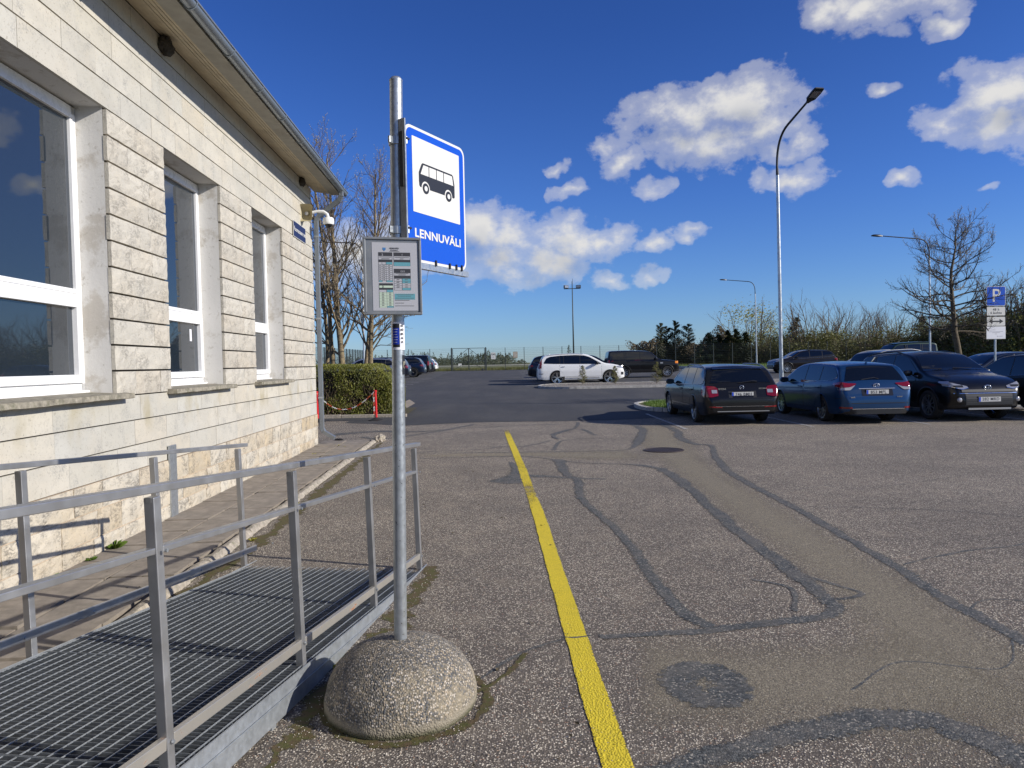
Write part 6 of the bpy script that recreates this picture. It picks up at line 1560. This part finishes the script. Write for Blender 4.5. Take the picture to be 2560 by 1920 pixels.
for i, (px, y, h, w, k) in enumerate(((2330, 74, 4.9, 6, 'bush3'), (2365, 72, 5.2, 6, 'brown0'), (2400, 70, 5.6, 6.5, 'bush0'), (2440, 72, 6.8, 7, 'brown1'), (2460, 68, 4.8, 6, 'bush2'), (2500, 66, 5.6, 7, 'brown0'), (2530, 64, 7.8, 7, 'bare1'), (2555, 62, 8.0, 7, 'bare0'), (2560, 60, 5.2, 7, 'bush1'), (2600, 60, 6.5, 7, 'brown1'), (2640, 60, 7.5, 7, 'bush3'), (2700, 62, 7., 7, 'brown0'))):
    pl_(k, px, y, h, w, {'bush': 'olive leafy tree in the dense belt right of the leafless tree', 'brow': 'reddish brown twiggy tree in the dense belt right of the leafless tree', 'bare': 'tall leafless tree in the dense belt behind the parking sign'}[k[:4]], G2)
# dark undergrowth belt that closes the view low down, beyond the trees
def belt(name, pts, h, n, leaf, sz, seed, depth=4., trunks=0):
    r = random.Random(seed); m = MB(); T = Tree(seed)
    P = [Vector((x, y, 0)) for x, y in pts]
    for _ in range(n):
        k = r.randrange(len(P) - 1); t = r.random(); c = P[k].lerp(P[k + 1], t) + Vector((r.uniform(-1, 1), r.uniform(-1, 1), 0)) * depth * .5
        hh = h * (.62 + .55 * noise.noise(Vector((c.x * .16, c.y * .16, seed))) + .30 * noise.noise(Vector((c.x * .7, c.y * .5, seed)))); z = hh * (1 - r.random() ** 1.7)
        T.leaf(Vector((c.x, c.y, gz(c.y) + z)), sz * r.uniform(.6, 1.4))
    o = T.lf.build(name, leaf, kind='stuff'); return o
o = belt('undergrowth', [(W(1600, 100), 100), (W(1750, 92), 92), (W(1900, 94), 94), (W(2100, 94), 94), (W(2300, 88), 88), (W(2500, 80), 80), (W(2750, 72), 72)], 4.4, 60000, 'leaf_brown', .22, 3); tag(o, 'dark brown undergrowth and brush behind the parked cars on the right', 'undergrowth')
o = belt('undergrowth', [(W(1930, 84), 84), (W(2100, 82), 82), (W(2300, 76), 76), (W(2500, 68), 68), (W(2750, 62), 62)], 3.0, 40000, 'leaf_olive', .16, 8); tag(o, 'olive brush along the edge of the tree belt on the right', 'undergrowth')
# distant tree line of conifers beyond the airfield
def far_line():
    r = random.Random(9); T = Tree(9)
    for k in range(520):
        px = r.choice([r.uniform(860, 1320), r.uniform(1060, 1290), r.uniform(1600, 2700), r.uniform(-400, 900)]); y = r.uniform(330, 400); x = W(px, y)
        h = 3.2 + 2.2 * noise.noise(Vector((px * .012, 2, 0))) + r.uniform(0, 2.6) * (1 if r.random() < .35 else .3)
        if 1330 > px > 1290: h *= .4
        w = r.uniform(1.6, 3.4); n = 90
        for _ in range(n):
            t = r.random() ** 1.25; R = w * (1 - t) ** .8; a = r.uniform(0, 2 * pi); q = r.random() ** .5
            T.leaf(Vector((x + cos(a) * R * q, y + sin(a) * R * q, gz(y) + .1 + h * 1.25 * t)), .42)
    o = T.lf.build('distant_forest', 'leaf_far', kind='stuff'); tag(o, 'distant dark conifer forest along the horizon beyond the airfield', 'forest')
far_line()
# small conifers planted in the island
for i, (px, y, h, w, lb) in enumerate(((1457, 37.3, 1.02, .55, 'left small conifer planted in the gravel island before the white SUV'), (1538, 37.0, .98, .62, 'middle small conifer planted in the gravel island by the white SUV front wheel'), (1642, 36.9, 1.15, .72, 'right small conifer planted in the gravel island under the black off-roader'))):
    T = conifer(120 + i, h, w, 2400, .022); T.build('small_conifer', (W(px, y), y, gz(y) + .09), lb, 'shrub', leaf='leaf_olive', group='small conifers in the island')
T = conifer(131, 2.7, 1.1, 900, .06); T.build('young_spruce', (W(1424, 80), 80, gz(80)), 'thin young spruce beyond the fence left of the floodlight mast', 'tree', leaf='leaf_conifer')
# ------------------------------------------------------------------ hedge
def hedge():
    r = random.Random(77); T = Tree(77); x0, x1, y0, y1, H = -10.5, -3.66, 21.55, 24.0, 1.58
    h = empty('clipped_hedge', (0, 0, 0), 0, 'clipped green hedge with bare brown stems showing, behind the red stanchion', 'hedge')
    def top(x, y): return H + .07 * noise.noise(Vector((x * 1.3, y * 1.3, 3))) - .60 * max(0, (x - x1 + .9) / .9) ** 2.4 + .04
    st = MB()
    for _ in range(1500):
        x = r.uniform(x0, x1 - .1); y = y0 + .12 + r.random() ** 2 * (y1 - y0 - .3); p = Vector((x, y, 0)); pts = [p]; d = Vector((r.gauss(0, .5), r.gauss(-.15, .4), 1)).normalized()
        for k in range(6):
            d = (d + Vector((r.gauss(0, .28), r.gauss(0, .28), .1))).normalized(); q = pts[-1] + d * .22
            if q.z > top(q.x, q.y) - .03 or q.y < y0 - .05 or q.x > x1 + .05: break
            pts.append(q)
        if len(pts) > 2: st.tube(pts, [.008 - .0009 * i for i in range(len(pts))], 3, cap=False)
    st.build('stems', 'twig_stem', h, smooth=True)
    n = 0
    while n < 60000:
        f = r.random()
        if f < .46: x = r.uniform(x0, x1); y = y0 + r.random() ** 2 * .34; z = r.uniform(.05, top(x, y))
        elif f < .76: x = r.uniform(x0, x1); y = r.uniform(y0, y1); z = top(x, y) - abs(r.gauss(0, .09))
        else: y = r.uniform(y0, y1); x = x1 - abs(r.gauss(0, .12)); z = r.uniform(.05, top(x, y))
        g = noise.noise(Vector((x * 1.9, y * 1.5, z * 2.3)))
        g += (.25 if z < .5 else 0) + .5 * max(0, (z - .9) / .6)
        n += .2
        if x > x1 - .4 or g > .10 + .25 * r.random() or r.random() < .10:
            n += .8; T.leaf(Vector((x, y - (.06 if f < .46 else 0), z + (.03 if f > .46 else 0))), r.uniform(.020, .044))
    T.lf.build('leaves', 'leaf_hedge', h)
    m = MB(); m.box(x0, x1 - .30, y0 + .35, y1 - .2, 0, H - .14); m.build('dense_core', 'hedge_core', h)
    return h
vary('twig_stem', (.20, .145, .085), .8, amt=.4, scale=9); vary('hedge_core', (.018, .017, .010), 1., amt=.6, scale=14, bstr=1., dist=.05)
hedge()
ke = empty('hedge_kerb', (0, 0, 0), kind='structure'); x = -10.2
while x < -3.2:
    w = .98; m = MB(); m.box(0, w, 0, .13, -.05, .13); m.build('kerb_stone', 'old_kerb', ke, bevel=.012, loc=(x, 21.18 + random.uniform(-.02, .02), random.uniform(-.02, .01))); x += 1.0
m = MB(); m.quad([(-10.5, 21.25, .05), (-3.3, 21.25, .05), (-3.3, 24.3, .11), (-10.5, 24.3, .11)]); m.build('hedge_soil', 'soil_moss', kind='structure')
# ------------------------------------------------------------------ grass blades, weeds, loose stones
def blades(name, n, area, h, leaf, seed, base=0., fn=None):
    r = random.Random(seed); m = MB()
    for _ in range(n):
        x = r.uniform(area[0], area[1]); y = r.uniform(area[2], area[3])
        if fn and not fn(x, y): continue
        a = r.uniform(0, 2 * pi); hh = h * r.uniform(.5, 1.4); w = hh * .09; dx, dy = cos(a), sin(a); lx, ly = r.gauss(0, .4) * hh, r.gauss(0, .4) * hh; z = gz(y) + base
        m.quad([(x - dx * w, y - dy * w, z), (x + dx * w, y + dy * w, z), (x + lx, y + ly, z + hh)])
    return m.build(name, leaf, kind='stuff')
def inside(x, y):
    if x < 5.75: 
        yc = min(max(y, 22.35), 23.0); return (x - 5.75) ** 2 + (y - yc) ** 2 < 1.42 ** 2
    return True
blades('island_grass', 42000, (4.3, 15, 20.9, 24.45), .085, 'leaf_grass', 2, .09, inside); blades('verge_grass', 26000, (17, 48, 57.6, 74), .16, 'leaf_grass', 4, .10)
blades('field_grass', 26000, (-16, 24, 75.6, 92), .26, 'leaf_olive', 5, -.03)
def tuft(x, y, s, n, label, leaf='leaf_grass'):
    r = random.Random(int(x * 100)); m = MB()
    for _ in range(n):
        a = r.uniform(0, 2 * pi); d = Vector((cos(a), sin(a), 0)); q = Vector((x, y, .005)) + d * r.uniform(0, .25) * s; L = s * r.uniform(.4, 1.); w = L * .09; sd_ = Vector((-d.y, d.x, 0)) * w
        t1 = q + d * L * .35 + Vector((0, 0, L * .55)); t2 = q + d * L * .8 + Vector((0, 0, L * .6))
        m.quad([q - sd_ * .4, q + sd_ * .4, t1 + sd_, t2, t1 - sd_])
    o = m.build('weed_tuft', leaf); tag(o, label, 'weed'); return o
tuft(-3.56, 6.18, .13, 60, 'largest green weed tuft at the foot of the wall'); tuft(-3.55, 5.80, .07, 40, 'low grassy weed at the wall left of the largest tuft')
tuft(-3.57, 5.35, .06, 40, 'small weed at the wall behind the first rear ramp post'); tuft(-3.08, 6.9, .055, 50, 'small grass tuft in the seam between the pavers'); tuft(-2.42, 6.4, .05, 40, 'small yellow green moss tuft beside the old kerb', 'leaf_yellow')
tuft(-2.5, 8.0, .05, 40, 'moss tuft further along the old kerb', 'leaf_yellow'); tuft(-.93, 3.62, .05, 90, 'moss clump between the ramp side plate and the dome foot', 'leaf_yellow'); tuft(-.84, 3.95, .045, 70, 'small weed clump beside the ramp above the dome foot')
m = MB(); r = random.Random(3)
for _ in range(2600):
    f = r.random()
    if f < .45: x = -.5 + r.gauss(0, .45); y = 3.1 + r.gauss(0, .35)
    elif f < .75: y = r.uniform(2.5, 6); x = -.95 + (y - 2.7) * .13 + r.gauss(0, .12)
    else: x = r.uniform(-1.0, 3.2); y = r.uniform(2.3, 6)
    if (x + .555) ** 2 + (y - 3.285) ** 2 < .36 ** 2: continue
    s_ = r.uniform(.002, .0052); a = r.uniform(0, 6.28); c_, n_s = cos(a), sin(a); P = []
    for (px_, py_, pz_) in ((1, 0, 0), (0, .7, 0), (-.9, 0, 0), (0, -.7, 0), (0.1, 0, .8)): P.append((x + (px_ * c_ - py_ * n_s) * s_, y + (px_ * n_s + py_ * c_) * s_, .004 + pz_ * s_))
    k = len(m.v); m.v += P
    for q in range(4): m.f.append((k + q, k + (q + 1) % 4, k + 4)); m.m.append(r.choice((0, 0, 1, 2)))
vary('grit_pale', (.55, .50, .42), .9, amt=.3); vary('grit_dark', (.12, .105, .095), .9, amt=.4); vary('grit_tan', (.34, .26, .18), .9, amt=.3)
o = m.build('loose_grit', ['grit_pale', 'grit_dark', 'grit_tan'], kind='stuff')
for i, (x, y) in enumerate(((-3.5, 13.9), (-3.55, 13.2), (-3.6, 12.6), (-3.3, 13.6))):
    tuft(x, y, .05, 40, 'dry yellowish plant litter by the wall foot near the corner', 'leaf_yellow')['group'] = 'dry litter at the wall foot by the corner'

m = MB(); rb = random.Random(41)
for k, py in enumerate(PY):
    for z in (.765, .105): m.tube([(.019, py, dz(py) + z), (.026, py, dz(py) + z)], .007, 6)
    for yy in (-.12, .35): m.tube([(XL + .024, py + yy, dz(py + yy) + .115), (XL + .031, py + yy, dz(py + yy) + .115)], .008, 6)
m.build('bolt_set', 'galv', ramp, kind='stuff')
m = MB()
for _ in range(240):
    f = rb.random()
    if f < .4: x, y = rb.uniform(-3.3, -2.2), rb.uniform(5, 14)
    elif f < .7: x, y = rb.uniform(-1.2, .4), rb.uniform(2.6, 8)
    else: x, y = rb.uniform(-4, 6), rb.uniform(6, 20)
    a = rb.uniform(0, 6.28); L = rb.uniform(.006, .02); d = Vector((cos(a), sin(a), 0)) * L; w = Vector((-d.y, d.x, 0)) * rb.uniform(.25, .6); p = Vector((x, y, .03 if x < -2.2 and y < 14.4 else .006))
    m.quad([p - d, p - w + Vector((0, 0, L * .4)), p + d, p + w])
m.build('leaf_litter', 'leaf_brown', kind='stuff')
